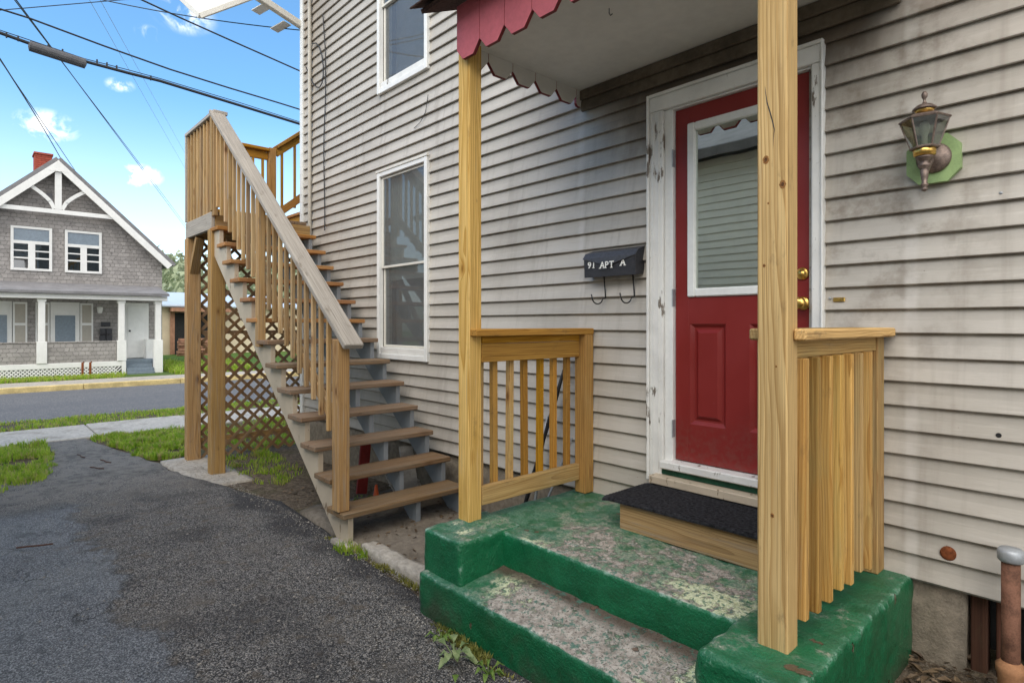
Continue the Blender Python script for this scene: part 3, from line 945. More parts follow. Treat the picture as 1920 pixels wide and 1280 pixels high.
MB().rough(-3.56, -2.60, -1.085, -0.97, -0.06, 0.052, 0.014, 0.03, 0.010).build('apron_kerb', 'concrete', None, True, 'low pale concrete kerb between the stair foot and the green plinth', 'kerb')

# ------------------------------------------------------------------ the house
house = thing('house', (-1.5, 4.0, 0.0), 'two storey house clad in weathered beige lap siding with red door', 'house')
HX0, HX1, HZ = -6.95, 4.2, 5.95
OPEN = [(-5.14, -4.32, 1.19, 2.95), (-5.14, -4.32, 3.77, 5.45), (-1.99, -1.10, 0.40, 2.79)]
# backing wall with openings
wb = MB()
cuts_x = sorted({HX0 + 0.02, HX1} | {o[0] + 0.03 for o in OPEN} | {o[1] - 0.03 for o in OPEN})
cuts_z = sorted({0.40, HZ} | {o[2] + 0.03 for o in OPEN[:2]} | {o[3] - 0.03 for o in OPEN})
for i in range(len(cuts_x) - 1):
    for j in range(len(cuts_z) - 1):
        xm, zm = (cuts_x[i] + cuts_x[i + 1]) / 2, (cuts_z[j] + cuts_z[j + 1]) / 2
        if any(o[0] < xm < o[1] and o[2] < zm < o[3] for o in OPEN):
            continue
        wb.bx(cuts_x[i], cuts_x[i + 1], 0.0, 0.10, cuts_z[j], cuts_z[j + 1], 0)
wb.bx(HX0 + 0.02, HX0 + 0.1, 0.1, 8.0, 0.4, HZ, 0)
wb.bx(HX1 - 0.1, HX1, 0.1, 8.0, 0.4, HZ, 0)
wb.bx(HX0 + 0.02, HX1, 7.9, 8.0, 0.4, HZ, 0)
wall = wb.build('wall', 'siding', house)

CZ0, CP = 0.415, 0.1047


def siding_piece(x0, x1, z0, lift, parent, z1clip=None):
    n = max(1, int((x1 - x0) / 0.35))
    prof = [(-0.0040, CP + 0.005), (-0.0125, CP * 0.50), (-0.0240, 0.006), (-0.0250, 0.001), (-0.022, -0.0035), (-0.002, -0.001)]
    vs, fs = [], []
    ph = z0 * 7.3
    for i in range(n + 1):
        x = lerp(x0, x1, i / n)
        dy = 0.0022 * noise.noise((x * 1.7, ph, 0.0)) + 0.0012 * noise.noise((x * 6.0, ph, 3.0))
        dz = 0.0030 * noise.noise((x * 0.9, ph * 1.3, 7.0))
        for (py, pz) in prof:
            z = z0 + pz + dz
            vs.append((x, py + lift + dy * (1 if pz < 0.09 else 0.3), z))
    m = len(prof)
    for i in range(n):
        for j in range(m - 1):
            fs.append([i * m + j, i * m + j + 1, (i + 1) * m + j + 1, (i + 1) * m + j])
    for i in (0, n):
        fs.append([i * m + j for j in range(m)][::(1 if i == 0 else -1)])
    return MB().raw(vs, fs).build('siding_board', 'siding', parent)


ncourse = int((HZ - CZ0) / CP)
for k in range(ncourse):
    z0 = CZ0 + k * CP
    segs = [(HX0 + 0.035, HX1 - 0.01)]
    for (a, b_, c_, d_) in OPEN:
        if z0 + CP * 0.75 > c_ and z0 + CP * 0.25 < d_:
            ns = []
            for (s0, s1) in segs:
                if a < s1 and b_ > s0:
                    ns += [(s0, a), (b_, s1)]
                else:
                    ns.append((s0, s1))
            segs = ns
    for (s0, s1) in segs:
        # staggered lap joints
        cut = [s0]
        while s1 - cut[-1] > 3.6:
            cut.append(cut[-1] + RNG.uniform(1.5, 3.3))
        if s1 - cut[-1] < 0.3 and len(cut) > 1:
            cut.pop()
        cut.append(s1)
        for i in range(len(cut) - 1):
            siding_piece(cut[i], cut[i + 1] + (0.02 if i < len(cut) - 2 else 0), z0, -0.0018 * (i % 2), wall)

# corner trim post, slightly warped
ct = MB()
pts = []
for i in range(24):
    z = lerp(0.38, HZ, i / 23)
    pts.append((z, 0.006 * noise.noise((z * 1.3, 2, 2))))
for i in range(23):
    (za, da), (zb, db) = pts[i], pts[i + 1]
    ct.plank((HX0 + da, -0.014, za), (HX0 + db, -0.014, zb + 0.001), 0.075, 0.05, (0, 1, 0), 0.004)
ct.build('corner_trim', 'white', house)

# foundation with the open crawl space at the right
fd = MB()
fd.rough(-6.9, -0.52, 0.012, 0.25, -0.35, 0.402, 0.01, 0.12, 0.008)
foundation = fd.build('foundation', 'found', house, smooth=True)
MB().bx(-0.52, 4.2, 0.5, 0.55, -0.35, 0.41, 0).build('crawl_space_back', 'dark', house)
for (x, w, m) in ((-0.485, 0.055, 'dark_wood'), (-0.40, 0.06, 'dark_wood'), (-0.31, 0.05, 'black_rod')):
    MB().bx(x - w / 2, x + w / 2, 0.05, 0.12, -0.1, 0.405, 0.004).build('crawl_space_board', m, house)
# roof over everything: eaves above the picture
rf = MB()
for (ya, za, yb, zb) in ((-0.45, HZ + 0.0, 4.0, HZ + 2.6), (8.45, HZ + 0.0, 4.0, HZ + 2.6)):
    rf.plank((-1.375, ya, za + 0.08), (-1.375, yb, zb + 0.08), 12.0, 0.12, (0, 0, 1), 0.01)
roof = rf.build('roof', 'shingle', house)
MB().bx(-7.3, 4.6, -0.42, 0.05, HZ - 0.03, HZ, 0.002).build('eave_soffit', 'white', roof)

# ---- windows
def window(x0, x1, z0, z1, blind_to):
    fm = MB()
    w = 0.045
    y0, y1 = -0.046, 0.03
    fm.bx(x0, x0 + w, y0, y1, z0, z1, 0.004)
    fm.bx(x1 - w, x1, y0, y1, z0, z1, 0.004)
    fm.bx(x0 + w, x1 - w, y0 + 0.002, y1, z1 - w, z1, 0.004)
    fm.bx(x0 + w, x1 - w, y0 + 0.002, y1, z0, z0 + 0.05, 0.004)
    win = fm.build('window', 'white', house)
    MB().bx(x0 - 0.012, x1 + 0.012, y0 - 0.006, y0 + 0.02, z1 - 0.004, z1 + 0.022, 0.003).build('head_drip_cap', 'cream_trim', win)
    MB().bx(x0 + w + 0.002, x1 - w - 0.002, -0.030, 0.03, z0 + 0.05, z0 + 0.11, 0.004).build('window_sill', 'white_peel', win)
    # aluminium storm sash: two lights
    a0, a1, b0, b1 = x0 + w + 0.003, x1 - w - 0.003, z0 + 0.112, z1 - w - 0.003
    zm = b0 + (b1 - b0) * 0.47
    for (q0, q1, yy) in ((zm - 0.012, b1, -0.018), (b0, zm + 0.012, 0.004)):
        sm = MB()
        t = 0.03
        sm.bx(a0, a0 + t, yy, yy + 0.02, q0, q1, 0.002)
        sm.bx(a1 - t, a1, yy, yy + 0.02, q0, q1, 0.002)
        sm.bx(a0 + t, a1 - t, yy + 0.001, yy + 0.02, q0, q0 + 0.022, 0.002)
        sm.bx(a0 + t, a1 - t, yy + 0.001, yy + 0.02, q1 - 0.022, q1, 0.002)
        sm.build('sash', 'cream_trim', win)
        MB().bx(a0 + t - 0.004, a1 - t + 0.004, yy + 0.008, yy + 0.013, q0 + 0.018, q1 - 0.018, 0).build('glass_pane', 'glass', win)
    # blind and dark room behind
    bm_ = MB()
    z = b1 - 0.02
    while z > b0 + (b1 - b0) * blind_to:
        bm_.obox(((a0 + a1) / 2, 0.075, z), ((1, 0, 0), (0, 0.28, -0.96), (0, 0.96, 0.28)), ((a1 - a0) / 2 - 0.01, 0.012, 0.0009), 0)
        z -= 0.021
    if bm_.v:
        bm_.build('blind_slats', 'blind', win, kind='stuff')
    MB().bx(a0 - 0.02, a1 + 0.02, 0.16, 0.165, b0 - 0.02, b0 + (b1 - b0) * blind_to + 0.1, 0).build('curtain', 'screen', win)
    rm = MB()
    rm.bx(x0 - 0.3, x1 + 0.3, 1.2, 1.25, z0 - 0.3, z1 + 0.2, 0)
    rm.bx(x0 - 0.3, x0 - 0.25, 0.11, 1.2, z0 - 0.3, z1 + 0.2, 0)
    rm.bx(x1 + 0.25, x1 + 0.3, 0.11, 1.2, z0 - 0.3, z1 + 0.2, 0)
    rm.bx(x0 - 0.25, x1 + 0.25, 0.11, 1.2, z1 + 0.15, z1 + 0.2, 0)
    rm.bx(x0 - 0.25, x1 + 0.25, 0.11, 1.2, z0 - 0.3, z0 - 0.25, 0)
    rm.build('dark_room', 'dark', win)
    return win


window(-5.155, -4.30, 1.165, 2.97, 0.40)
window(-5.155, -4.30, 3.735, 5.48, 0.62)

# ---- door
DX0, DX1, DZ0, DZ1 = -1.868, -1.118, 0.722, 2.724
# casing: flat board, back band, inner bead
door_frame = MB()
door_frame.bx(-2.012, -1.925, -0.040, 0.02, 0.585, 2.735, 0.004)
door_frame.bx(-1.105, -1.062, -0.040, 0.02, 0.585, 2.735, 0.004)
door_frame.bx(-2.012, -1.062, -0.041, 0.02, 2.737, 2.822, 0.004)
df = door_frame.build('door_frame', 'white_peel', house)
for (xa_, xb_) in ((-1.990, -1.982), (-1.955, -1.949)):
    MB().bx(xa_, xb_, -0.045, -0.041, 0.59, 2.73, 0.0015).build('moulding_bead', 'white_peel', df)
MB().bx(-2.030, -2.0125, -0.052, 0.0, 0.585, 2.84, 0.004).build('back_band', 'white_peel', df)
MB().bx(-2.0120, -1.060, -0.053, 0.0, 2.8225, 2.84, 0.004).build('back_band', 'white_peel', df)
MB().bx(-1.0615, -1.052, -0.050, 0.0, 0.585, 2.84, 0.004).build('back_band', 'white', df)
MB().bx(-1.9245, -1.872, -0.018, 0.06, 0.60, 2.735, 0.004).build('jamb', 'white', df)
MB().bx(-1.1145, -1.1055, -0.018, 0.06, 0.60, 2.735, 0.003).build('jamb', 'white', df)
MB().bx(-1.8715, -1.1150, -0.0175, 0.06, 2.7265, 2.7355, 0.002).build('head_jamb', 'white', df)
for zz in (0.9, 1.65, 2.45):
    MB().bx(-1.8755, -1.8695, -0.022, 0.006, zz - 0.05, zz + 0.05, 0.001).build('hinge', 'zinc', df)

dm = MB()
gx0, gx1, gz0, gz1 = -1.783, -1.205, 1.655, 2.625       # lite opening outer
dy0, dy1 = 0.008, 0.05
dm.bx(DX0, gx0, dy0, dy1, DZ0, DZ1, 0.002)
dm.bx(gx1, DX1, dy0, dy1, DZ0, DZ1, 0.002)
dm.bx(gx0, gx1, dy0 + 0.0002, dy1, gz1, DZ1, 0)
dm.bx(gx0, gx1, dy0 + 0.0002, dy1, 1.50, gz0, 0)
px = [(-1.776, -1.562), (-1.430, -1.216)]
dm.bx(gx0, gx1, dy0 + 0.0002, dy1, DZ0, 0.935, 0)
dm.bx(-1.562, -1.430, dy0 + 0.0002, dy1, 0.935, 1.50, 0)
dm.bx(gx0, -1.776, dy0 + 0.0002, dy1, 0.935, 1.50, 0)
dm.bx(-1.216, gx1, dy0 + 0.0002, dy1, 0.935, 1.50, 0)
door = dm.build('door', 'door_red', house)
for (a, b_) in px:
    # embossed panel: slope in, groove, slope out to a raised field
    z0, z1 = 0.935, 1.50
    rings = [(0.0, dy0 + 0.0002), (0.020, dy0 + 0.018), (0.030, dy0 + 0.018), (0.050, dy0 + 0.003)]
    vs, fs = [], []
    for (ins, yy) in rings:
        vs += [(a + ins, yy, z0 + ins), (b_ - ins, yy, z0 + ins), (b_ - ins, yy, z1 - ins), (a + ins, yy, z1 - ins)]
    for r in range(3):
        for i in range(4):
            j = (i + 1) % 4
            fs.append([r * 4 + i, r * 4 + j, r * 4 + 4 + j, r * 4 + 4 + i])
    fs.append([12, 13, 14, 15])
    MB().raw(vs, fs).build('raised_panel', 'door_red', door)
lf = MB()
t = 0.042
lf.bx(gx0 - 0.004, gx0 + t, -0.008, 0.03, gz0 - 0.004, gz1 + 0.004, 0.006)
lf.bx(gx1 - t, gx1 + 0.004, -0.008, 0.03, gz0 - 0.004, gz1 + 0.004, 0.006)
lf.bx(gx0 + t, gx1 - t, -0.007, 0.03, gz1 - t, gz1 + 0.004, 0.006)
lf.bx(gx0 + t, gx1 - t, -0.007, 0.03, gz0 - 0.004, gz0 + t, 0.006)
lf.build('lite_frame', 'white', door)
MB().bx(gx0 + t - 0.006, gx1 - t + 0.006, 0.014, 0.019, gz0 + t - 0.006, gz1 - t + 0.006, 0).build('glass_pane', 'door_glass', door)
MB().bx(gx0 - 0.3, gx1 + 0.3, 0.55, 0.6, gz0 - 0.5, gz1 + 0.3, 0).build('room_behind', 'dark', door)
kn = MB()
kn.lathe([(0.034, 0.0), (0.034, 0.004), (0.026, 0.010), (0.012, 0.014), (0.011, 0.032), (0.022, 0.036), (0.029, 0.046), (0.030, 0.058), (0.024, 0.068), (0.012, 0.073), (0.0, 0.074)],
         (-1.160, dy0, 1.600), 24, (0, -1, 0))
kn.build('door_knob', 'gold', door, smooth=True)
kn = MB()
kn.lathe([(0.031, 0.0), (0.031, 0.006), (0.026, 0.012), (0.017, 0.014), (0.017, 0.020), (0.0, 0.021)], (-1.163, dy0, 1.745), 24, (0, -1, 0))
kn.build('deadbolt', 'gold', door, smooth=True)
th = MB().bx(-1.925, -1.105, -0.075, 0.05, 0.672, 0.716, 0.006)
thr = th.build('threshold', 'white_peel', house)
MB().bx(-1.93, -1.10, -0.045, 0.03, 0.634, 0.671, 0.004).build('green_riser', 'green_plain', thr)
MB().bx(-1.97, -1.08, -0.115, 0.0, 0.588, 0.633, 0.004).build('worn_sub_sill', 'stringer', thr)
MB().bx(-2.0, -1.06, -0.03, 0.03, 0.42, 0.587, 0.0).build('sill_backing', 'found', thr)

# small odds on the siding
def small(name, mb, mat, label, cat, group=None, smooth=False):
    return mb.build(name, mat, None, smooth, label, cat, group)
scr = lambda x, z: MB().lathe([(0.006, -0.002), (0.006, 0.003), (0.004, 0.005), (0.0, 0.005)], (x, -0.019, z), 10, (0, -1, 0))
for (x, z) in ((-0.607, 1.987), (-0.405, 2.012), (-1.03, 1.62)):
    scr(x, z)  .build('siding_screw', 'zinc', wall, smooth=True)
MB().lathe([(0.0095, -0.004), (0.0095, 0.0035), (0.0, 0.0036)], (-0.412, -0.0195, 1.063), 12, (0, -1, 0)).build('siding_hole_disc', 'black_rod', wall)  # black disc standing in for the dark inside a hole
small('rusty_cap', MB().lathe([(0.028, -0.008), (0.028, 0.006), (0.02, 0.010), (0.0, 0.011)], (-0.575, -0.018, 0.553), 18, (0, -1, 0)), 'rust',
      'rusty round cap set in the lowest siding boards above the foundation', 'cap', smooth=True)
bkt = MB().bx(-1.015, -0.965, -0.026, -0.014, 1.603, 1.622, 0.002)
small('doorbell_plate', bkt, 'gold', 'small tarnished brass plate on the siding right of the door', 'plate')

# conduit and loose cables on the far end of the wall
small('wall_conduit', MB().tube([(-6.69 + 0.012 * noise.noise((z * 0.2, 0, 0)), -0.045, z * 0.1) for z in range(24, 60)], 0.022, 8), 'conduit',
      'pale painted conduit running up the siding near the house corner', 'conduit', smooth=True)
pts = []
for i in range(30):
    z = lerp(2.55, 5.0, i / 29)
    pts.append((-6.33 + 0.10 * noise.noise((z * 0.8, 3, 0)) - 0.1 * (z > 4.6) * (z - 4.6), -0.032, z))
small('wall_cable', MB().tube(pts, 0.006, 5), 'cable', 'thin dark cable hanging down the siding beside the conduit', 'cable')
small('cable_loop', MB().tube([(-6.62 + 0.28 * sin(t * 0.35), -0.04, 4.75 - 0.28 * (1 - cos(t * 0.45))) for t in range(0, 12)], 0.007, 5), 'cable',
      'small drooping loop of dark cable at the top of the house corner', 'cable')
small('short_wire', MB().tube([(-4.30, -0.03, 3.50), (-4.34, -0.03, 3.36), (-4.42, -0.03, 3.29), (-4.52, -0.03, 3.26)], 0.0028, 5), 'cable',
      'short loose wire curling on the siding below the upper window', 'wire')

# ------------------------------------------------------------------ porch: painted concrete
porch = thing('porch_steps', (-1.6, -0.6, 0.0), 'green painted concrete porch steps with worn treads', 'steps')
MB().rough(-2.59, -0.705, -0.945, 0.02, -0.12, 0.418, 0.012, 0.02, 0.005).build('porch_slab', 'green', porch, smooth=True)
MB().rough(-2.60, -0.86, -1.262, -0.90, -0.15, 0.232, 0.014, 0.02, 0.006,
           lambda p: (p.y + 1.08) * 0.13 * min(1.0, max(0.0, (p.z + 0.15) / 0.38))).build('lower_step', 'green', porch, smooth=True)
MB().rough(-2.612, -2.298, -1.225, -0.80, 0.178, 0.428, 0.013, 0.018, 0.006).build('plinth', 'green', porch, smooth=True)
MB().rough(-1.028, -0.700, -1.218, -0.35, -0.12, 0.424, 0.018, 0.02, 0.008).build('plinth', 'green', porch, smooth=True)

# porch posts
KNOTS = ((-0.876, 2.046, 0.0105), (-0.821, 1.955, 0.0105), (-0.882, 1.694, 0.0045), (-0.855, 0.867, 0.006), (-0.842, 1.36, 0.003), (-0.868, 1.90, 0.003))
def wpost(x0, x1, y0, y1, z0, z1, label):
    t = thing('porch_post', ((x0 + x1) / 2, (y0 + y1) / 2, z0), label, 'post', 'porch posts')
    MB().bx(x0, x1, y0, y1, z0, z1, 0.006).build('shaft', 'post', t)
    return t
pl_ = wpost(-2.597, -2.500, -1.008, -0.918, 0.424, 3.10, 'square yellow pine post at the left corner of the porch')
pr_ = wpost(-0.907, -0.806, -1.040, -0.955, 0.420, 3.10, 'square yellow pine post in front of the red door, nearest post')
MB().tube([(-0.880, -1.0395, 2.30), (-0.877, -1.0396, 2.27), (-0.872, -1.0397, 2.235), (-0.862, -1.0397, 2.20), (-0.853, -1.0397, 2.165), (-0.848, -1.0397, 2.14), (-0.851, -1.0396, 2.11), (-0.853, -1.0395, 2.06)], [0.0003, 0.0014, 0.0022, 0.0024, 0.0022, 0.0016, 0.0009, 0.0003], 5).build('drying_crack', 'black_rod', pr_)

for (kx, kz, kr) in KNOTS:
    for (q, m_, dy_) in ((1.0, 'knot', 0.0008), (0.5, 'knot_heart', 0.0012)):
        ring = [(kx + kr * q * (1 + 0.15 * sin(i * 2.1 + kx * 90)) * cos(i * pi / 9), -1.0399 - 0.0, kz + kr * q * 1.35 * sin(i * pi / 9)) for i in range(18)]
        MB().prism(ring, (0, -dy_, 0)).build('knot', m_, pr_)

# left railing
lr = thing('porch_railing', (-2.52, -0.45, 0.42), 'amber pine railing with open balusters left of the porch', 'railing', 'porch railings')
MB().bx(-2.585, -2.447, -1.000, -0.020, 1.432, 1.472, 0.005).build('cap_rail', 'rail_orange', lr)
MB().bx(-2.535, -2.497, -0.917, -0.106, 1.392, 1.4315, 0.003).build('sub_rail', 'rail_orange', lr)
MB().bx(-2.537, -2.499, -0.917, -0.106, 1.288, 1.390, 0.003).build('top_rail', 'rail_orange', lr)
MB().plank((-2.516, -0.917, 0.555), (-2.516, -0.106, 0.553), 0.038, 0.102, (0, 0, 1), 0.003).build('bottom_rail', 'rail_pale', lr)
MB().bx(-2.540, -2.450, -0.105, -0.022, 0.419, 1.4315, 0.004).build('end_post', 'rail_orange', lr)
for i, yv in enumerate((-0.893, -0.782, -0.664, -0.540, -0.413, -0.290, -0.165)):
    tw = RNG.uniform(-0.004, 0.004)
    MB().plank((-2.556, yv, 0.50), (-2.556 + tw, yv + tw, 1.386), 0.036, 0.036, (0, 1, 0), 0.003).build('baluster', 'rail_pale' if i in (0, 2) else 'rail_orange', lr)
# right railing: balusters nailed to the outer face
rr = thing('porch_railing', (-0.82, -0.5, 0.42), 'pale pine railing with overlapping balusters right of the red door', 'railing', 'porch railings')
MB().bx(-0.952, -0.9085, -1.005, -0.02, 1.444, 1.484, 0.006).build('cap_rail', 'rail_pale', rr)
MB().bx(-0.804, -0.762, -1.000, -0.02, 1.4445, 1.4835, 0.006).build('cap_rail', 'rail_pale', rr)
MB().bx(-0.908, -0.8045, -0.953, -0.02, 1.444, 1.4838, 0.003).build('cap_rail', 'rail_pale', rr)
MB().bx(-0.862, -0.824, -0.953, -0.115, 1.345, 1.443, 0.003).build('top_rail', 'rail_pale', rr)
MB().bx(-0.862, -0.824, -0.953, -0.115, 0.50, 0.59, 0.003).build('bottom_rail', 'rail_pale', rr)
MB().bx(-0.895, -0.805, -0.113, -0.024, 0.419, 1.443, 0.004).build('end_post', 'rail_pale', rr)
MB().bx(-0.823, -0.812, -0.952, -0.115, 1.385, 1.443, 0.002).build('fascia_strip', 'rail_pale', rr)
for i, yv in enumerate((-0.925, -0.815, -0.705, -0.595, -0.485, -0.375, -0.262)):
    MB().bx(-0.8235, -0.7865, yv - 0.0155, yv + 0.0155, 0.50 + RNG.uniform(-.01, .015), 1.384, 0.003).build('baluster', 'rail_pale', rr)

# wooden step box at the door, and the mat
bxs = thing('step_box', (-1.5, -0.28, 0.42), 'low wooden step box under the black doormat', 'step')
MB().bx(-1.912, -1.02, -0.462, -0.424, 0.421, 0.553, 0.003).build('front_board', 'stair_wood', bxs)
MB().bx(-1.912, -1.874, -0.423, -0.10, 0.421, 0.553, 0.003).build('side_board', 'rail_orange', bxs)
MB().bx(-1.06, -1.02, -0.423, -0.10, 0.421, 0.553, 0.003).build('side_board', 'rail_orange', bxs)
for k in range(3):
    MB().bx(-1.915, -1.018, -0.462 + k * 0.118, -0.462 + k * 0.118 + 0.113, 0.5535, 0.571, 0.003).build('top_board', 'tread', bxs)
mt = MB()
vs, fs = [], []
nx, ny = 60, 30
for i in range(nx + 1):
    for j in range(ny + 1):
        u, v = i / nx, j / ny
        x = lerp(-2.005, -1.03, u) + 0.10 * v * (1 - u) * 0.0
        y = lerp(-0.488, -0.085, v) + 0.012 * (u - 0.5)
        z = 0.5835 + 0.003 * noise.noise((x * 5, y * 5, 1))
        over = max(0.0, -1.925 - x)
        z -= over * over * 1.2
        overy = max(0.0, -0.470 - y)
        z -= overy * 0.5
        z += 0.0016 * (j % 2)
        vs.append((x, y, z))
for i in range(nx):
    for j in range(ny):
        a = i * (ny + 1) + j
        fs.append([a, a + ny + 1, a + ny + 2, a + 1])
nb = len(vs)
vs2 = vs + [(p[0], p[1], p[2] - 0.010) for p in vs]
fs2 = fs + [[q + nb for q in f][::-1] for f in fs]
def edge(a, b_):
    fs2.append([a, a + nb, b_ + nb, b_])
for i in range(nx):
    edge(i * (ny + 1), (i + 1) * (ny + 1)) 
    edge((i + 1) * (ny + 1) + ny, i * (ny + 1) + ny)
for j in range(ny):
    edge(j + 1, j)
    edge(nx * (ny + 1) + j, nx * (ny + 1) + j + 1)
MB().raw(vs2, fs2).build('doormat', 'mat', None, False, 'black ribbed doormat lying on the wooden step at the red door', 'doormat')

# ------------------------------------------------------------------ canopy over the porch
cp = thing('porch_canopy', (-1.6, -0.5, 3.0), 'porch canopy with red scalloped fascia boards and grey ceiling', 'canopy')
CX0, CX1, CY = -2.56, -0.72, -1.045
MB().bx(CX0 + 0.02, CX1 - 0.02, CY + 0.02, -0.03, 3.02, 3.045, 0).build('ceiling', 'soffit', cp)
MB().bx(CX0 + 0.02, CX1 - 0.02, -0.060, -0.024, 2.955, 3.018, 0.006).build('wall_moulding', 'sooty_trim', cp)
MB().bx(CX0 + 0.02, CX1 - 0.02, -0.045, -0.0245, 2.885, 2.954, 0.004).build('wall_moulding', 'sooty_trim', cp)
MB().bx(CX0 + 0.04, CX1 - 0.04, CY + 0.022, CY + 0.06, 2.990, 3.0195, 0.003).build('front_beam', 'soffit', cp)
hook = MB().tube([(-1.78, -0.72, 3.02), (-1.78, -0.72, 2.995), (-1.772, -0.72, 2.982), (-1.76, -0.72, 2.986)], 0.0025, 5)
hook.build('ceiling_hook', 'black_rod', cp)


def scallop(along, w, h, zt, origin, nrm, mat, side='front'):
    """one hanging fascia board: chamfered lower corners"""
    o = Vector(origin)
    a = Vector(along)
    c = w * 0.27
    out = [(0.0015, 0), (0.0015, -(h - c * 1.15)), (c, -h), (w - c, -h), (w - 0.0015, -(h - c * 1.15)), (w - 0.0015, 0)]
    P3 = [o + a * s + Vector((0, 0, zt + q)) for (s, q) in out]
    t = 0.019
    b = MB().prism(P3, Vector(nrm) * t).build('fascia_board', mat, cp)
    # the sawn lower edge is darker red
    e = MB()
    n_ = Vector(nrm)
    seq = [P3[1], P3[2], P3[3], P3[4]]
    vs, fs = [], []
    for p in seq:
        vs += [p + n_ * 0.0 + Vector((0, 0, -0.0012)), p + n_ * t + Vector((0, 0, -0.0012)), p + n_ * t, p]
    for i in range(3):
        for j in range(4):
            k = (j + 1) % 4
            fs.append([i * 4 + j, i * 4 + k, i * 4 + 4 + k, i * 4 + 4 + j])
    e.raw(vs, fs).build('sawn_edge', 'red_edge', b)
    return b


pw = 0.192
x = CX0
while x < CX1 - 0.05:
    fb_ = scallop((1, 0, 0), pw, 0.30 + RNG.uniform(-.004, .004), 3.215, (x, CY, 0), (0, 1.0, 0.0), 'trim_red')
    c_ = pw * 0.27
    MB().prism([(x + u_, CY + 0.0195, 3.214 + q_) for (u_, q_) in ((0.002, 0), (0.002, -(0.294 - c_ * 1.15)), (c_, -0.293), (pw - c_, -0.293), (pw - 0.002, -(0.294 - c_ * 1.15)), (pw - 0.002, 0))], (0, 0.002, 0)).build('painted_back', 'soffit', fb_)
    x += pw + 0.001
pw2 = 0.186
y = CY + 0.022
k = 0
while y < -0.06:
    w_ = min(pw2, -0.03 - y)
    for xs_, nr in ((CX0, (1, 0, 0)), (CX1, (-1, 0, 0))):
        b = scallop((0, 1, 0), w_, 0.30, 3.215, (xs_, y, 0), nr, 'trim_red')
        # inside face is painted like the ceiling
        o = Vector((xs_, y, 0)) + Vector(nr) * 0.0195
        c = w_ * 0.27
        out = [(0.002, 0), (0.002, -(0.299 - c * 1.15)), (c, -0.298), (w_ - c, -0.298), (w_ - 0.002, -(0.299 - c * 1.15)), (w_ - 0.002, 0)]
        P3 = [o + Vector((0, s, 3.214 + q)) for (s, q) in out]
        MB().prism(P3, Vector(nr) * 0.002).build('painted_back', 'soffit', b)
    y += pw2 + 0.001
# shingled shed roof, courses of shingles at the edge
dk = MB().plank((lerp(CX0, CX1, .5), CY - 0.13, 3.20), (lerp(CX0, CX1, .5), 0.0, 3.72), CX1 - CX0 + 0.30, 0.022, (0, 0, 1), 0.002)
deck = dk.build('roof_deck', 'shingle', cp)
sl = Vector((0, 1.175, 0.52)).normalized()
nrm = Vector((0, -0.52, 1.175)).normalized()
for r in range(9):
    x = CX0 - 0.185 - 0.05 * (r % 2)
    while x < CX1 + 0.18:
        c = Vector((x + 0.075, CY - 0.15, 3.205)) + sl * (0.07 + r * 0.135) + nrm * (0.018 + RNG.uniform(0, 0.004))
        MB().obox(c, ((1, 0, 0), tuple(sl), tuple(nrm)), (0.073, 0.095, 0.0035), 0).build('shingle', 'shingle', deck)
        x += 0.15

# ------------------------------------------------------------------ wall mailbox
mbx = thing('wall_mailbox', (-2.27, -0.05, 1.80), 'black metal wall mailbox lettered 91 APT A with two paper hooks', 'mailbox')
x0, x1 = -2.462, -2.070
prof = [(-0.006, 1.800), (-0.098, 1.792), (-0.104, 1.905), (-0.075, 1.938), (-0.006, 1.962)]
MB().prism([(x0, a, b_) for a, b_ in prof], (x1 - x0, 0, 0)).build('body', 'black_metal', mbx)
# lid with the envelope-shaped front flap
lid = MB()
tt = 0.004
xm = (x0 + x1) / 2
lid.raw([(x0 - .006, -0.004, 1.970), (x1 + .006, -0.004, 1.970), (x1 + .006, -0.082, 1.945), (x0 - .006, -0.082, 1.945),
         (x1 + .006, -0.110, 1.910), (x0 - .006, -0.110, 1.910), (xm + 0.02, -0.114, 1.862), (xm - 0.02, -0.114, 1.862)],
        [[0, 3, 2, 1], [3, 5, 4, 2], [5, 7, 6, 4]])
lo_ = lid.build('lid', 'black_lid', mbx)
sm_ = lo_.modifiers.new('thick', 'SOLIDIFY')
sm_.thickness = 0.004
# letters
def text_mesh(txt, size, loc, par):
    cu = bpy.data.curves.new('lettering', 'FONT')
    cu.body = txt
    cu.size = size
    cu.extrude = 0.0006
    cu.offset = 0.0011
    ob = bpy.data.objects.new('lettering', cu)
    COL.objects.link(ob)
    dg = bpy.context.evaluated_depsgraph_get()
    me = bpy.data.meshes.new_from_object(ob.evaluated_get(dg))
    bpy.data.objects.remove(ob)
    M_ = Matrix.Translation(loc) @ Matrix.Rotation(radians(90 - 3), 4, 'X')
    me.transform(M_)
    me.materials.clear()
    me.materials.append(MAT['letters'])
    o = bpy.data.objects.new('lettering', me)
    COL.objects.link(o)
    o.parent = par
    o.matrix_parent_inverse = Matrix.Translation(-par.location)
    return o
S_ = 0.058
for (txt, xx, zz) in (('9', -2.432, 1.850), ('1', -2.398, 1.850), ('A', -2.325, 1.842), ('P', -2.287, 1.842), ('T', -2.252, 1.842), ('A', -2.178, 1.850)):
    yy = -0.1045 - (0.012 if zz < 1.845 else 0.0)
    text_mesh(txt, S_, (xx, yy, zz), mbx)
    if txt in '1APT':
        sb = MB()
        cxs = {'1': (0.014,), 'A': (0.004, 0.034), 'P': (0.008,), 'T': (0.018,)}[txt]
        for c in cxs:
            sb.bx(xx + c - 0.009, xx + c + 0.009, yy - 0.0012, yy + 0.0006, zz - 0.001, zz + 0.003, 0)
        sb.build('serif', 'letters', mbx)
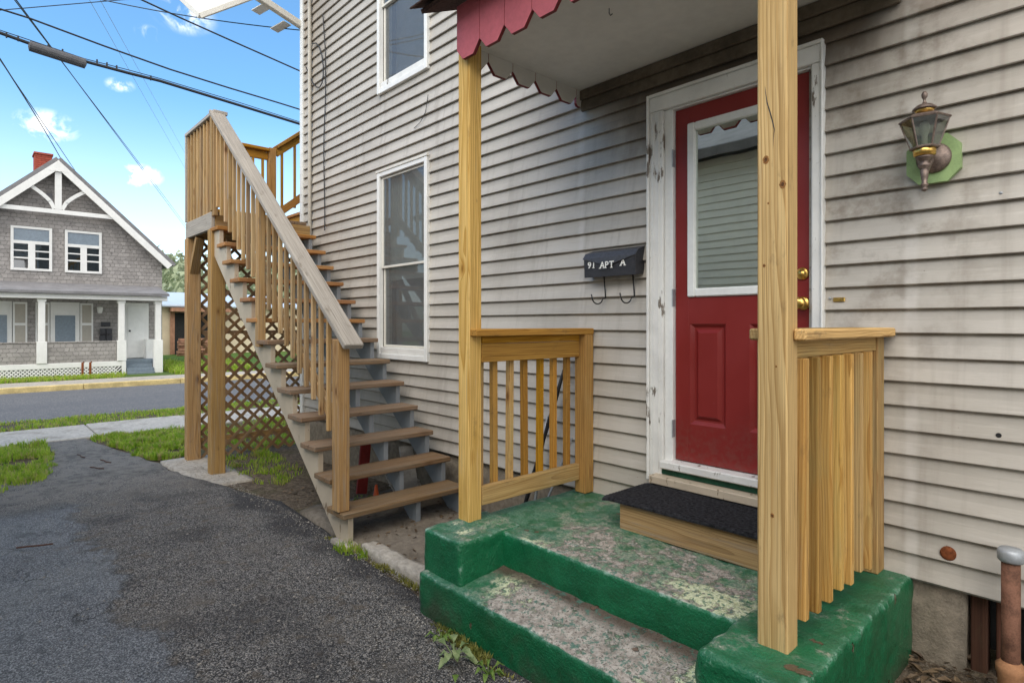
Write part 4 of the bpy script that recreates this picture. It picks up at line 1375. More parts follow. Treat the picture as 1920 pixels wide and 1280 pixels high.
for hx in (-2.36, -2.14):
    hp = [(hx, -0.03, 1.80), (hx + 0.01, -0.03, 1.70), (hx + 0.015, -0.034, 1.665)]
    for t in range(0, 11):
        a = t / 10 * pi
        hp.append((hx - 0.005 - 0.02 * (t / 10), -0.075 + 0.04 * cos(a), 1.66 - 0.035 * sin(a)))
    hp.append((hx - 0.03, -0.118, 1.685))
    MB().tube(hp, 0.0042, 6).build('paper_hook', 'black_rod', mbx, smooth=True)

# ------------------------------------------------------------------ wall lantern
ln = thing('wall_lantern', (-0.62, -0.02, 2.2), 'bronze carriage lantern with smoky glass on a light green block', 'lantern')
cxl, czl = -0.622, 2.194
oc = []
for (u, v) in ((-0.094, -0.060), (-0.050, -0.108), (0.050, -0.108), (0.094, -0.060), (0.094, 0.040), (0.050, 0.088), (-0.050, 0.088), (-0.094, 0.040)):
    oc.append((cxl + u, -0.012, czl + v))
MB().prism(oc, (0, -0.033, 0)).build('mounting_block', 'light_green', ln)
MB().lathe([(0.060, 0.0), (0.062, 0.006), (0.052, 0.012), (0.034, 0.022), (0.018, 0.03), (0.0, 0.032)], (cxl + 0.004, -0.045, czl - 0.008), 28, (0, -1, 0)).build('wall_plate', 'bronze', ln, smooth=True)
LX, LY = -0.628, -0.150
MB().tube([(cxl, -0.06, czl - 0.01), (cxl - .002, -0.09, czl - 0.035), (LX, -0.125, czl - 0.075), (LX, LY, czl - 0.080)], [0.014, 0.011, 0.010, 0.011], 10).build('arm', 'bronze', ln, smooth=True)
MB().lathe([(0.0, -0.160), (0.010, -0.155), (0.012, -0.148), (0.006, -0.142), (0.014, -0.135), (0.013, -0.128), (0.009, -0.122), (0.013, -0.100), (0.015, -0.075), (0.011, -0.068), (0.022, -0.060), (0.024, -0.052), (0.014, -0.044), (0.018, -0.034), (0.030, -0.026), (0.032, -0.018), (0.0, -0.017)],
           (LX, LY, czl), 20).build('lower_finial', 'bronze', ln, smooth=True)
MB().lathe([(0.030, -0.017), (0.038, -0.014), (0.040, 0.010), (0.036, 0.014), (0.0, 0.015)], (LX, LY, czl), 24).build('brass_band', 'gold', ln, smooth=True)
ZB, ZT, RB, RT = czl + 0.016, czl + 0.130, 0.046, 0.083
n6 = 6
ph6 = radians(12)
def hexp(r, z, i):
    a = 2 * pi * i / n6 + ph6
    return Vector((LX + r * cos(a), LY + r * sin(a), z))
for i in range(n6):
    a, b_, c, d = hexp(RB, ZB, i), hexp(RB, ZB, i + 1), hexp(RT, ZT, i + 1), hexp(RT, ZT, i)
    nn = (b_ - a).cross(d - a).normalized() * 0.002
    MB().prism([a, b_, c, d], nn).build('lantern_pane', 'lamp_glass', ln)
    MB().tube([a, d], 0.0038, 6).build('corner_bar', 'bronze', ln)
for (r, z) in ((RB + .002, ZB), (RT + .002, ZT)):
    MB().tube([hexp(r, z, i) for i in range(n6 + 1)], 0.0048, 6).build('rim', 'bronze', ln)
MB().lathe([(0.002, ZB), (0.011, ZB + .01), (0.011, ZB + .05), (0.016, ZB + .06), (0.02, ZB + .085), (0.012, ZB + .105), (0, ZB + .11)], (LX, LY, 0), 14).build('bulb', 'letters', ln, smooth=True)
MB().lathe([(RT + .005, ZT), (RT - .006, ZT + 0.010), (0.055, ZT + 0.018), (0.034, ZT + 0.022), (0.0, ZT + 0.022)], (LX, LY, 0), n6, ph=ph6).build('hood', 'bronze', ln)
MB().lathe([(0.026, ZT + 0.022), (0.030, ZT + 0.032), (0.036, ZT + 0.040), (0, ZT + 0.041)], (LX, LY, 0), 20).build('vent_collar', 'gold', ln, smooth=True)
MB().lathe([(0.043, ZT + 0.040), (0.042, ZT + 0.046), (0.028, ZT + 0.058), (0.010, ZT + 0.066), (0.005, ZT + 0.074), (0.005, ZT + 0.084), (0.010, ZT + 0.092), (0.011, ZT + 0.104), (0.006, ZT + 0.114), (0.0, ZT + 0.116)], (LX, LY, 0), 20).build('crown_finial', 'bronze', ln, smooth=True)

# ------------------------------------------------------------------ stand pipe at the right
sp = thing('stand_pipe', (-0.36, -0.13, 0.0), 'rusty vent pipe with a grey cap standing against the foundation', 'pipe')
MB().lathe([(0.029, -0.05), (0.029, 0.63), (0.0, 0.631)], (-0.362, -0.125, 0), 24).build('shaft', 'pipe', sp, smooth=True)
MB().lathe([(0.036, 0.612), (0.041, 0.618), (0.041, 0.650), (0.034, 0.660), (0.0, 0.664)], (-0.362, -0.125, 0), 24).build('cap', 'zinc', sp, smooth=True)
MB().lathe([(0.038, -0.1), (0.040, 0.18), (0.046, 0.20), (0.046, 0.222), (0.036, 0.232), (0.030, 0.24), (0.0, 0.24)], (-0.362, -0.125, 0), 24).build('socket', 'pipe_clay', sp, smooth=True)

# ------------------------------------------------------------------ outside staircase
st = thing('staircase', (-5.2, -0.6, 0.0), 'weathered wooden outside staircase rising to a railed landing', 'staircase')
RUN, RISE = 0.2295, 0.1888
NX, NZ = -3.655, 0.228           # nose of the lowest tread (top)
YO, YI = -1.135, -0.10
for k in range(13):
    xn, zt = NX - k * RUN, NZ + k * RISE
    mat = 'tread' if k < 7 else 'tread_new'
    w = RNG.uniform(-0.012, 0.012)
    xn += RNG.uniform(-.006, .006)
    MB().plank((xn - 0.129, YO - 0.01 + w, zt - 0.019), (xn - 0.129 + RNG.uniform(-.006, .006), YI + w, zt - 0.019 + RNG.uniform(-.004, .004)), 0.258, 0.038, (0, 0, 1), 0.005).build('tread', mat, st)
# saw-tooth stringers
def stringer(y, t, mat, drop=0.20, toe=0.165):
    b_ = MB()
    up_, lowp = [], []
    for k in range(13):
        xn, zt = NX - 0.03 - k * RUN, NZ - 0.039 + k * RISE
        up_.append((xn, y, zt - RISE if k else 0.015))
        up_.append((xn, y, zt))
    xe = NX - 0.03 - 13 * RUN
    up_.append((xe, y, NZ - 0.039 + 12 * RISE))
    outline = up_ + [(xe, y, NZ - 0.039 + 12 * RISE - drop), (NX - 0.03 - toe, y, 0.015)]
    b_.prism(outline, (0, t, 0))
    # concave outline: triangulate the caps with tooth quads instead
    return b_.build('stringer', mat, st)
stringer(YO + 0.03, 0.038, 'stringer')
stringer(-0.56, 0.038, 'grey_paint', 0.07, 0.05)
stringer(YI - 0.065, 0.038, 'grey_paint', 0.16, 0.12)
# little concrete foot below the outer stringer
MB().rough(-3.86, -3.64, -1.15, -1.02, -0.05, 0.022, 0.01, 0.04, 0.005).build('footing', 'concrete', st, smooth=True)
# handrail: sloped 2x6 cap
HR0, HR1 = (-3.630, -1.090, 1.345), (-6.600, -1.090, 3.690)
MB().plank(HR0, HR1, 0.142, 0.042, (0, 0, 1), 0.006).build('handrail', 'grey_wood', st)
sl_ = (HR1[2] - HR0[2]) / (HR1[0] - HR0[0])
def hz(x):
    return HR0[2] + (x - HR0[0]) * sl_
MB().plank((-3.76, -1.062, hz(-3.76) - 0.085), (-6.62, -1.062, hz(-6.62) - 0.085), 0.036, 0.085, (0, 0, 1), 0.003).build('top_rail', 'stair_wood', st)
MB().plank((-3.80, -1.062, hz(-3.80) - 0.80), (-6.60, -1.062, hz(-6.60) - 0.80), 0.036, 0.085, (0, 0, 1), 0.003).build('bottom_rail', 'stair_wood', st)
MB().bx(-3.800, -3.708, -1.165, -1.080, 0.232, hz(-3.75) - 0.047, 0.004).build('newel_post', 'stair_wood', st)
MB().bx(-5.315, -5.235, -1.145, -1.082, 1.30, hz(-5.27) - 0.045, 0.004).build('newel_post', 'stair_wood', st)
xb = -3.985
while xb > -6.55:
    if abs(xb + 5.275) > 0.07:
        zb = hz(xb) - 0.90 + RNG.uniform(-.015, .015)
        if -4.9 > xb:
            zb -= 0.02
        MB().bx(xb - 0.0145, xb + 0.0145, -1.114, -1.083, zb, hz(xb) - 0.040, 0.003).build('baluster', 'stair_bal', st)
    xb -= 0.1265
for xq in (-6.585, -6.625):
    MB().bx(xq - 0.019, xq + 0.019, -1.119, -1.081, 2.62, hz(xq) - 0.04, 0.003).build('baluster', 'stair_wood', st)
# landing
LZ = 2.672
LX0, LX1 = -7.62, -6.645
for k in range(8):
    ya = -1.085 + k * 0.141
    MB().bx(LX0, LX1 + (0.0 if ya < -0.16 else -0.32), ya, min(ya + 0.136, -0.02), LZ - 0.036, LZ, 0.003).build('deck_board', 'tread', st)
MB().bx(LX0, LX1, -1.124, -1.088, LZ - 0.185, LZ - 0.005, 0.004).build('fascia', 'grey_wood', st)
MB().bx(LX0 + 0.0, LX0 + 0.037, -1.086, -0.03, LZ - 0.185, LZ - 0.038, 0.003).build('joist', 'stair_wood', st)
MB().bx(LX1 - 0.037, LX1, -1.086, -0.06, LZ - 0.185, LZ - 0.038, 0.003).build('joist', 'stair_wood', st)
MB().bx(-7.10, -7.063, -1.086, -0.06, LZ - 0.185, LZ - 0.038, 0.003).build('joist', 'stair_wood', st)
for (xa, xb2, ya, yb, zb) in ((-7.650, -7.525, -1.130, -0.985, -0.075), (-6.735, -6.605, -1.135, -0.995, -0.075)):
    MB().bx(xa, xb2, ya, yb, zb, LZ - 0.187, 0.006).build('landing_post', 'stair_wood', st)
MB().plank((-7.60, -1.06, 2.02), (-7.28, -1.06, 2.47), 0.06, 0.09, (0, 1, 0), 0.003).build('knee_brace', 'stair_wood', st)
MB().plank((-6.70, -0.99, 2.40), (-6.05, -0.99, 1.55), 0.03, 0.07, (0, 1, 0), 0.003).build('knee_brace', 'stringer', st)
# landing rails
def rail_run(p0, p1, ztop, n, mat, capmat, drop=1.02, bal_out=(0, 0), rise=0.0, rails=True):
    p0, p1 = Vector(p0), Vector(p1)
    up0, up1 = ztop, ztop + rise
    MB().plank((p0.x, p0.y, up0), (p1.x, p1.y, up1), 0.14, 0.038, (0, 0, 1), 0.004).build('cap_rail', capmat, st)
    MB().plank((p0.x, p0.y, up0 - 0.075), (p1.x, p1.y, up1 - 0.075), 0.036, 0.09, (0, 0, 1), 0.003).build('top_rail', mat, st)
    MB().plank((p0.x, p0.y, up0 - 0.86), (p1.x, p1.y, up1 - 0.86), 0.036, 0.09, (0, 0, 1), 0.003).build('bottom_rail', mat, st)
    for i in range(n):
        t = (i + 0.5) / n
        q = p0.lerp(p1, t)
        z = lerp(up0, up1, t)
        MB().bx(q.x + bal_out[0] - 0.0145, q.x + bal_out[0] + 0.0145, q.y + bal_out[1] - 0.0145, q.y + bal_out[1] + 0.0145, z - drop + 0.08, z - 0.02, 0.003).build('baluster', mat, st)
rail_run((LX0 - 0.02, -1.062, 0), (LX1 + 0.10, -1.062, 0), 3.685, 9, 'stair_bal', 'grey_wood', 1.10, (0, -0.036))
MB().bx(LX1 - 0.03, LX1 + 0.03, -1.130, -1.084, LZ + 0.002, 3.664, 0.004).build('rail_post', 'stair_wood', st)
MB().bx(LX0 - 0.005, LX0 + 0.03, -1.132, -1.084, LZ + 0.002, 3.664, 0.004).build('rail_post', 'grey_wood', st)
rail_run((LX0 + 0.03, -1.03, 0), (LX0 + 0.03, -0.20, 0), 3.685, 7, 'rail_orange', 'rail_orange')
MB().bx(LX0 - 0.015, LX0 + 0.075, -0.195, -0.105, LZ + 0.002, 3.72, 0.004).build('rail_post', 'rail_orange', st)
rail_run((LX0 + 0.03, -0.10, 0), (LX0 + 0.03, 1.9, 0), 3.74, 12, 'rail_orange', 'rail_orange', rise=1.65)
# second flight climbing round the end of the house
for k in range(8):
    yv = -0.02 + k * 0.23
    MB().bx(LX0 + 0.07, -7.02, yv, yv + 0.25, LZ + 0.155 + k * 0.189, LZ + 0.191 + k * 0.189, 0.004).build('tread', 'tread_new', st)
    MB().bx(LX0 + 0.09, -7.03, yv + 0.02, yv + 0.045, LZ + 0.004 + k * 0.189, LZ + 0.153 + k * 0.189, 0.003).build('riser', 'rail_orange', st)
for xv in (LX0 + 0.066, -7.03):
    MB().plank((xv - 0.02, -0.02, LZ - 0.06), (xv - 0.02, 1.95, LZ + 1.56), 0.036, 0.2, (0, 0, 1), 0.003).build('side_stringer', 'stair_wood', st)
MB().bx(LX0, -7.02, 1.96, 2.9, LZ + 1.63, LZ + 1.67, 0.003).build('upper_deck', 'tread', st)
for yv in (2.0, 2.8):
    MB().bx(LX0, LX0 + 0.1, yv, yv + 0.1, -0.2, LZ + 1.629, 0.004).build('landing_post', 'stair_wood', st)

# lattice below the landing, slat by slat
lt = thing('lattice_panel', (-7.6, -0.4, 0.0), 'brown diamond lattice screen under the stair landing', 'lattice')
XL, y0, y1, z0, z1 = -7.60, -1.0, 0.62, -0.08, 2.45
sp_ = 0.150
MB().bx(XL - 0.02, XL + 0.02, y0, y1, 0.10, 0.165, 0.003).build('bottom_rail', 'stair_wood', lt)
MB().bx(XL - 0.018, XL + 0.018, y0, y1, 1.38, 1.42, 0.003).build('middle_rail', 'lattice', lt)
for sg in (1, -1):
    c = -6.0
    while c < 6.0:
        # line z = sg*y + c clipped to the panel
        pts = []
        for yy in (y0, y1):
            z = sg * yy + c
            if z0 <= z <= z1:
                pts.append((yy, z))
        for zz in (z0, z1):
            yy = (zz - c) * sg
            if y0 < yy < y1:
                pts.append((yy, zz))
        if len(pts) >= 2:
            pts.sort()
            a, b_ = pts[0], pts[-1]
            if (b_[0] - a[0]) > 0.05:
                xo = XL + 0.0265 + (0.0065 if sg > 0 else 0.0)
                MB().plank((xo, a[0], a[1]), (xo, b_[0], b_[1]), 0.036, 0.006, (1, 0, 0), 0).build('slat', 'lattice', lt)
        c += sp_

# ------------------------------------------------------------------ awning corner above the landing
aw = thing('awning', (-7.3, -0.6, 5.1), 'pale ribbed awning corner above the stair landing', 'awning')
A, B_, Cc = Vector((-8.3, -1.27, 5.80)), Vector((-7.0, 0.10, 5.78)), Vector((-7.33, -1.05, 5.005))
Dd = A + B_ - Cc
MB().prism([Cc, A, Dd, B_], (0, 0, 0.03)).build('sheet', 'white', aw)
for t in (0.12, 0.3, 0.48, 0.66, 0.84):
    p0, p1 = Cc.lerp(A, t), B_.lerp(Dd, t)
    MB().plank(p0 - Vector((0, 0, .012)), p1 - Vector((0, 0, .012)), 0.02, 0.02, (0, 0, 1), 0.002).build('rib', 'cream_trim', aw)
MB().plank(Cc - Vector((0, 0, .02)), B_ - Vector((0, 0, .02)), 0.03, 0.06, (0, 0, 1), 0.004).build('edge_beam', 'cream_trim', aw)
MB().plank(Cc - Vector((0, 0, .02)), A - Vector((0, 0, .02)), 0.03, 0.06, (0, 0, 1), 0.004).build('edge_beam', 'cream_trim', aw)
MB().plank((-6.985, -0.015, 5.10), (-7.01, -0.75, 5.34), 0.075, 0.075, (0, 0, 1), 0.006).build('support_arm', 'cream_trim', aw)
for (ya, za) in ((-0.20, 5.09), (-0.42, 5.23)):
    MB().obox((-7.16, ya, za), ((0.8, 0.5, 0.33), (-0.5, 0.86, 0.1), (-0.23, -0.24, 0.94)), (0.10, 0.07, 0.006), 0.002).build('louvre', 'white', aw)

# ------------------------------------------------------------------ odds and ends under the stair and behind the railing
small('traffic_cone', MB().lathe([(0.055, 0.036), (0.055, 0.046), (0.032, 0.048), (0.010, 0.185), (0.006, 0.19), (0.0, 0.19)], (-4.30, -0.54, 0), 16), 'cone',
      'small orange cone standing below the lowest treads of the stair', 'cone', smooth=True)
small('red_board', MB().plank((-4.62, -0.50, 0.04), (-4.72, -0.40, 0.48), 0.10, 0.025, (1, 0, 0), 0.004), 'red_plastic', 'dull red board leaning under the stair', 'board')
small('grey_plank', MB().plank((-4.05, -0.35, 0.06), (-4.55, -0.10, 0.40), 0.12, 0.022, (0, 0, 1), 0.004), 'junk_grey', 'grey plank propped beneath the stair against the foundation', 'plank')
jb = thing('slatted_crate', (-4.3, -0.3, 0.04), 'pale slatted crate lying in the dark under the stair', 'crate')
for k in range(4):
    MB().plank((-4.18 - 0.05 * k, -0.42, 0.06 + k * 0.05), (-4.18 - 0.05 * k, -0.14, 0.06 + k * 0.05), 0.045, 0.012, (0, 0, 1), 0.002).build('slat', 'junk_grey', jb)
for yv in (-0.40, -0.16):
    MB().plank((-4.14, yv, 0.045), (-4.38, yv, 0.235), 0.025, 0.02, (0, 0, 1), 0.002).build('side_rail', 'junk_grey', jb)
rd = [((-3.00, -0.20, 0.02), (-2.66, -0.055, 1.24), 0.013, 'black_rod', 'long black tapered rod leaning on the siding behind the railing'),
      ((-2.90, -0.16, 0.02), (-2.84, -0.05, 0.86), 0.009, 'zinc', 'short grey stick leaning on the siding behind the railing'),
      ((-2.78, -0.30, 0.02), (-2.60, -0.06, 0.75), 0.008, 'cable_grey', 'thin grey stick leaning behind the end post of the railing')]
for (a, b_, r, m, lab) in rd:
    a, b_ = Vector(a), Vector(b_)
    mid = a.lerp(b_, 0.55)
    small('leaning_rod', MB().tube([a, a.lerp(b_, .3), mid, a.lerp(b_, .8), b_], [r * .6, r * 1.3, r * 0.9, r * 1.2, r * .6], 8), m, lab, 'rod', smooth=True)

# ------------------------------------------------------------------ house across the street
fh = thing('street_house', (-28.0, -0.77, -0.2), 'grey shingled gable house with white trimmed porch across the street', 'house')
FX, FP = -24.7, -23.2
AY, AZ, EY, EZ = -0.77, 6.80, 2.52, 3.62
SLP = (AZ - EZ) / (EY - AY)
WYR, WYL = 2.30, -3.84
WT = AZ - (WYR - AY) * SLP - 0.05
fb = MB()
fb.prism([(FX, WYL, -0.25), (FX, WYR, -0.25), (FX, WYR, WT), (FX, AY, AZ - 0.16), (FX, WYL, WT)], (-9.0, 0, 0))
fb.build('wall', 'shake', fh)
rfm = MB()
for sg in (1, -1):
    ey = AY + sg * (EY - AY)
    d = Vector((0, ey - AY, EZ - AZ))
    nrm = Vector((0, sg * SLP, 1)).normalized()
    c = Vector(((FX + 0.42 + FX - 9.4) / 2, (AY + ey) / 2, (AZ + EZ) / 2)) + nrm * 0.09
    rfm.obox(c, ((1, 0, 0), tuple(d.normalized()), tuple(nrm)), (4.91, d.length / 2 + 0.06, 0.06), 0.004)
froof = rfm.build('roof', 'roof_far', fh)
for sg in (1, -1):
    ey = AY + sg * (EY - AY)
    nrm = Vector((0, sg * SLP, 1)).normalized()
    d = Vector((0, ey - AY, EZ - AZ)).normalized()
    c = Vector((FX + 0.40, (AY + ey) / 2, (AZ + EZ) / 2)) - nrm * 0.075
    MB().obox(c, ((1, 0, 0), tuple(d), tuple(nrm)), (0.03, (Vector((0, ey - AY, EZ - AZ))).length / 2, 0.105), 0.004).build('rake_board', 'far_white', froof)
MB().prism([(FX + 0.37, AY - 0.26, AZ - 0.32), (FX + 0.37, AY + 0.26, AZ - 0.32), (FX + 0.37, AY, AZ + 0.06)], (0.065, 0, 0)).build('peak_block', 'far_white', froof)
ch = MB().bx(-27.0, -26.3, -1.24, -0.76, 5.6, 7.47, 0.01)
ch.build('chimney', 'brick', froof)
MB().bx(-27.03, -26.27, -1.27, -0.73, 7.40, 7.47, 0.01).build('chimney_cap', 'brick', froof)
# gable ornament
def fbox(name, y0, y1, z0, z1, x0=0.30, x1=0.36, m='far_white', par=None, ch=0.004):
    return MB().bx(FX + x0, FX + x1, y0, y1, z0, z1, ch).build(name, m, par or fh)
orn = fbox('collar_tie', AY - 1.52, AY + 1.50, 5.10, 5.24)
fbox('king_post', AY - 0.09, AY + 0.09, 5.24, 6.62, 0.30, 0.365, par=orn)
for sg in (1, -1):
    pts = []
    for i in range(9):
        t = i / 8
        pts.append(Vector((FX + 0.33, AY + sg * lerp(0.10, 0.80, t ** 0.9), 5.26 + 0.72 * (t ** 0.55))))
    cb = MB()
    for i in range(8):
        cb.plank(pts[i], pts[i + 1] + (pts[i + 1] - pts[i]) * 0.08, 0.05, 0.11, (0, -1 * sg, 1), 0.002)
    cb.build('curved_brace', 'far_white', orn)
fbox('gable_vent', AY - 0.28, AY - 0.13, 5.55, 5.8, 0.003, 0.03, 'roof_far')
# upstairs windows: transom over a pair
def fwin(y0, y1, z0, z1):
    f = MB()
    t = 0.075
    zm = z0 + (z1 - z0) * 0.64
    ym = (y0 + y1) / 2
    x0, x1 = FX + 0.004, FX + 0.06
    f.bx(x0, x1, y0, y0 + t, z0, z1, 0.003)
    f.bx(x0, x1, y1 - t, y1, z0, z1, 0.003)
    f.bx(x0, x1 - .004, y0 + t, y1 - t, z1 - t, z1, 0.003)
    f.bx(x0, x1 - .004, y0 + t, y1 - t, z0, z0 + t, 0.003)
    f.bx(x0, x1 - .004, y0 + t, y1 - t, zm - 0.05, zm + 0.05, 0.003)
    f.bx(x0, x1 - .006, ym - 0.09, ym + 0.09, z0 + t, zm - 0.05, 0.003)
    w = f.build('window', 'far_white', fh)
    MB().bx(x0, x0 + 0.02, y0 + t, y1 - t, zm + 0.05, z1 - t, 0).build('transom_pane', 'far_pane', w)
    for (a, b_) in ((y0 + t, ym - 0.09), (ym + 0.09, y1 - t)):
        MB().bx(x0, x0 + 0.018, a, b_, z0 + t, zm - 0.05, 0).build('glass_pane', 'far_glass', w)
        MB().bx(x0 + 0.0185, x0 + 0.03, a, b_, z0 + 0.38, z0 + 0.43, 0).build('meeting_rail', 'far_white', w)
        MB().bx(x0 + 0.0185, x0 + 0.026, a, b_, z0 + 0.62, z0 + 0.66, 0).build('meeting_rail', 'far_white', w)
    return w
fwin(-1.955, -0.905, 3.22, 4.64)
fwin(-0.565, 0.455, 3.22, 4.64)
# porch
MB().bx(FX, FP, -4.2, 0.90, 0.10, 0.27, 0.01).build('porch_deck', 'far_white', fh)
MB().bx(FX, FP - 0.55, 0.90, 2.02, 0.10, 0.268, 0.01).build('porch_deck', 'blue_grey', fh)
pr = MB()
pr.prism([(FX, -4.4, 2.86), (FX, -4.4, 2.78), (FP + 0.25, -4.4, 2.44), (FP + 0.25, -4.4, 2.52)], (0, 6.55, 0))
proof = pr.build('porch_roof', 'roof_far', fh)
MB().bx(FP - 0.02, FP + 0.12, -4.3, 2.12, 2.28, 2.44, 0.01).build('porch_fascia', 'far_white', proof)
MB().bx(FX, FP - 0.03, -4.3, 2.10, 2.40, 2.425, 0).build('porch_ceiling', 'far_white', proof)
for yc in (-3.36, -1.28, 0.80, 1.87):
    cm = MB()
    cm.bx(FP - 0.16, FP + 0.01, yc - 0.085, yc + 0.085, 0.95, 2.28, 0.01)
    cm.bx(FP - 0.19, FP + 0.03, yc - 0.13, yc + 0.13, 0.272 if yc < 1.5 else -0.22, 0.95, 0.01)
    cm.bx(FP - 0.18, FP + 0.025, yc - 0.11, yc + 0.11, 2.18, 2.279, 0.01)
    cm.build('porch_column', 'far_white', fh)
for (a, b_) in ((-3.22, -1.42), (-1.14, 0.66)):
    MB().bx(FP - 0.13, FP - 0.03, a, b_, 0.272, 0.90, 0.005).build('porch_half_wall', 'shake', fh)
    MB().bx(FP - 0.15, FP - 0.01, a, b_, 0.901, 0.94, 0.005).build('half_wall_cap', 'shake', fh)
MB().bx(FX + 0.002, FX + 0.5, 1.7, 2.0, 0.27, 0.95, 0.005).build('porch_half_wall', 'far_white', fh)
la = MB()
for sg in (1, -1):
    c = -8.0
    while c < 8.0:
        lo_, hi_ = -0.20, 0.10
        ya, yb = (lo_ - c) * sg, (hi_ - c) * sg
        if -4.2 < min(ya, yb) and max(ya, yb) < 0.9:
            xo = FP - 0.02 + (0.008 if sg > 0 else 0)
            la.plank((xo, ya, lo_), (xo, yb, hi_), 0.035, 0.006, (1, 0, 0), 0)
        c += 0.105
la.build('porch_lattice', 'far_white', fh, kind='stuff')
MB().bx(FP - 0.10, FP - 0.06, -4.2, 0.89, -0.25, 0.10, 0).build('porch_skirt', 'dark', fh)
MB().bx(FP - 0.04, FP + 0.02, 0.80, 0.92, -0.22, 0.265, 0.004).build('skirt_post', 'far_white', fh)
for k in range(4):
    MB().bx(FP - 0.55, FP + 0.25 - k * 0.2, 0.94, 1.72, -0.22 + k * 0.12, -0.10 + k * 0.12, 0.008).build('porch_step', 'blue_grey', fh)
# doors, windows and shutters on the porch
dd = MB().bx(FX + 0.004, FX + 0.06, 1.10, 1.86, 0.28, 2.24, 0.005).build('door', 'far_white', fh)
MB().bx(FX + 0.061, FX + 0.075, 1.22, 1.72, 0.30, 2.12, 0.008).build('door_leaf', 'white', dd)
MB().lathe([(0.03, 0), (0.035, 0.04), (0, 0.05)], (FX + 0.076, 1.27, 1.25), 8, (1, 0, 0)).build('door_knob', 'black_rod', dd)
def pwin(y0, y1):
    w = MB().bx(FX + 0.004, FX + 0.06, y0 - 0.12, y1 + 0.12, 0.80, 2.22, 0.005).build('window', 'far_white', fh)
    MB().bx(FX + 0.061, FX + 0.07, y0, y1, 0.86, 1.78, 0).build('glass_pane', 'far_pane', w)
    MB().bx(FX + 0.061, FX + 0.08, y0 - 0.04, y1 + 0.04, 1.80, 2.12, 0.004).build('head_panel', 'far_white', w)
    for (a, b_) in ((y0 - 0.50, y0 - 0.14), (y1 + 0.14, y1 + 0.50)):
        sh = MB().bx(FX + 0.004, FX + 0.05, a, b_, 0.80, 2.20, 0.004).build('shutter', 'far_white', w)
        for (c, d_) in ((0.85, 1.45), (1.53, 2.14)):
            MB().bx(FX + 0.051, FX + 0.056, a + 0.05, b_ - 0.05, c, d_, 0).build('shutter_panel', 'shutter', sh)
pwin(-0.83, -0.29)
pwin(-2.62, -2.04)
mm = thing('black_mailboxes', (FX + 0.1, 0.56, 0.9), 'cluster of black mailboxes on the porch wall across the street', 'mailbox')
for (a, b_, c, d_) in ((0.39, 0.56, 0.88, 1.12), (0.575, 0.745, 0.88, 1.12), (0.39, 0.56, 1.14, 1.34), (0.575, 0.745, 1.14, 1.34)):
    MB().bx(FX + 0.004, FX + 0.13, a, b_, c, d_, 0.01).build('box', 'black_metal', mm)
MB().bx(FX + 0.004, FX + 0.09, 0.43, 0.70, 1.42, 1.56, 0.01).build('upper_tray', 'black_metal', mm)
small('porch_lamp', MB().lathe([(0.05, 0.0), (0.07, 0.05), (0.09, 0.2), (0.05, 0.22), (0, 0.23)], (FX + 0.12, 0.39, 1.86), 10), 'far_white',
      'small white lamp on the porch wall above the black mailboxes', 'lamp', smooth=True)
for i, yv in enumerate((-0.30, -0.10)):
    small('front_yard_post', MB().tube([(FP + 0.35, yv, -0.2), (FP + 0.35, yv, 0.28), (FP + 0.35, yv + 0.04, 0.30)], 0.035, 8), 'rust',
          ('left' if i == 0 else 'right') + ' one of two short rusty pipe posts before the white porch lattice', 'post', 'rusty pipe posts')

# cream workshop further down the street
ws = thing('workshop', (-38, 8, -0.1), 'low cream workshop with pale metal roof beyond the far house', 'building')
MB().bx(-46, -36, 4.55, 14.0, -0.2, 2.55, 0.02).build('wall', 'cream_wall', ws)
MB().prism([(-35.6, 4.3, 2.50), (-46.4, 4.3, 3.70), (-46.4, 4.3, 3.62), (-35.6, 4.3, 2.42)], (0, 10.0, 0)).build('roof', 'blue_roof', ws)
MB().bx(-35.99, -35.9, 5.15, 7.6, -0.15, 2.1, 0.01).build('garage_door', 'dark', ws)
MB().bx(-35.99, -35.2, 5.05, 8.0, 2.15, 2.35, 0.01).build('door_canopy', 'crate_wood', ws)
MB().bx(-35.99, -35.85, 5.1, 5.3, -0.15, 2.15, 0.01).build('door_jamb', 'crate_wood', ws)
tp = thing('timber_pile', (-34.2, 5.6, -0.17), 'stack of reddish timber in front of the cream workshop', 'timber')
for k in range(14):
    MB().plank((-34.4 + 0.12 * (k % 3), 5.1 + RNG.uniform(-.1, .1), -0.1 + 0.13 * (k // 2)), (-34.2 + 0.1 * (k % 2), 6.9 + RNG.uniform(-.1, .2), -0.1 + 0.13 * (k // 2) + RNG.uniform(-.03, .03)), 0.14, 0.11, (0, 0, 1), 0.01).build('beam', 'crate_wood', tp)

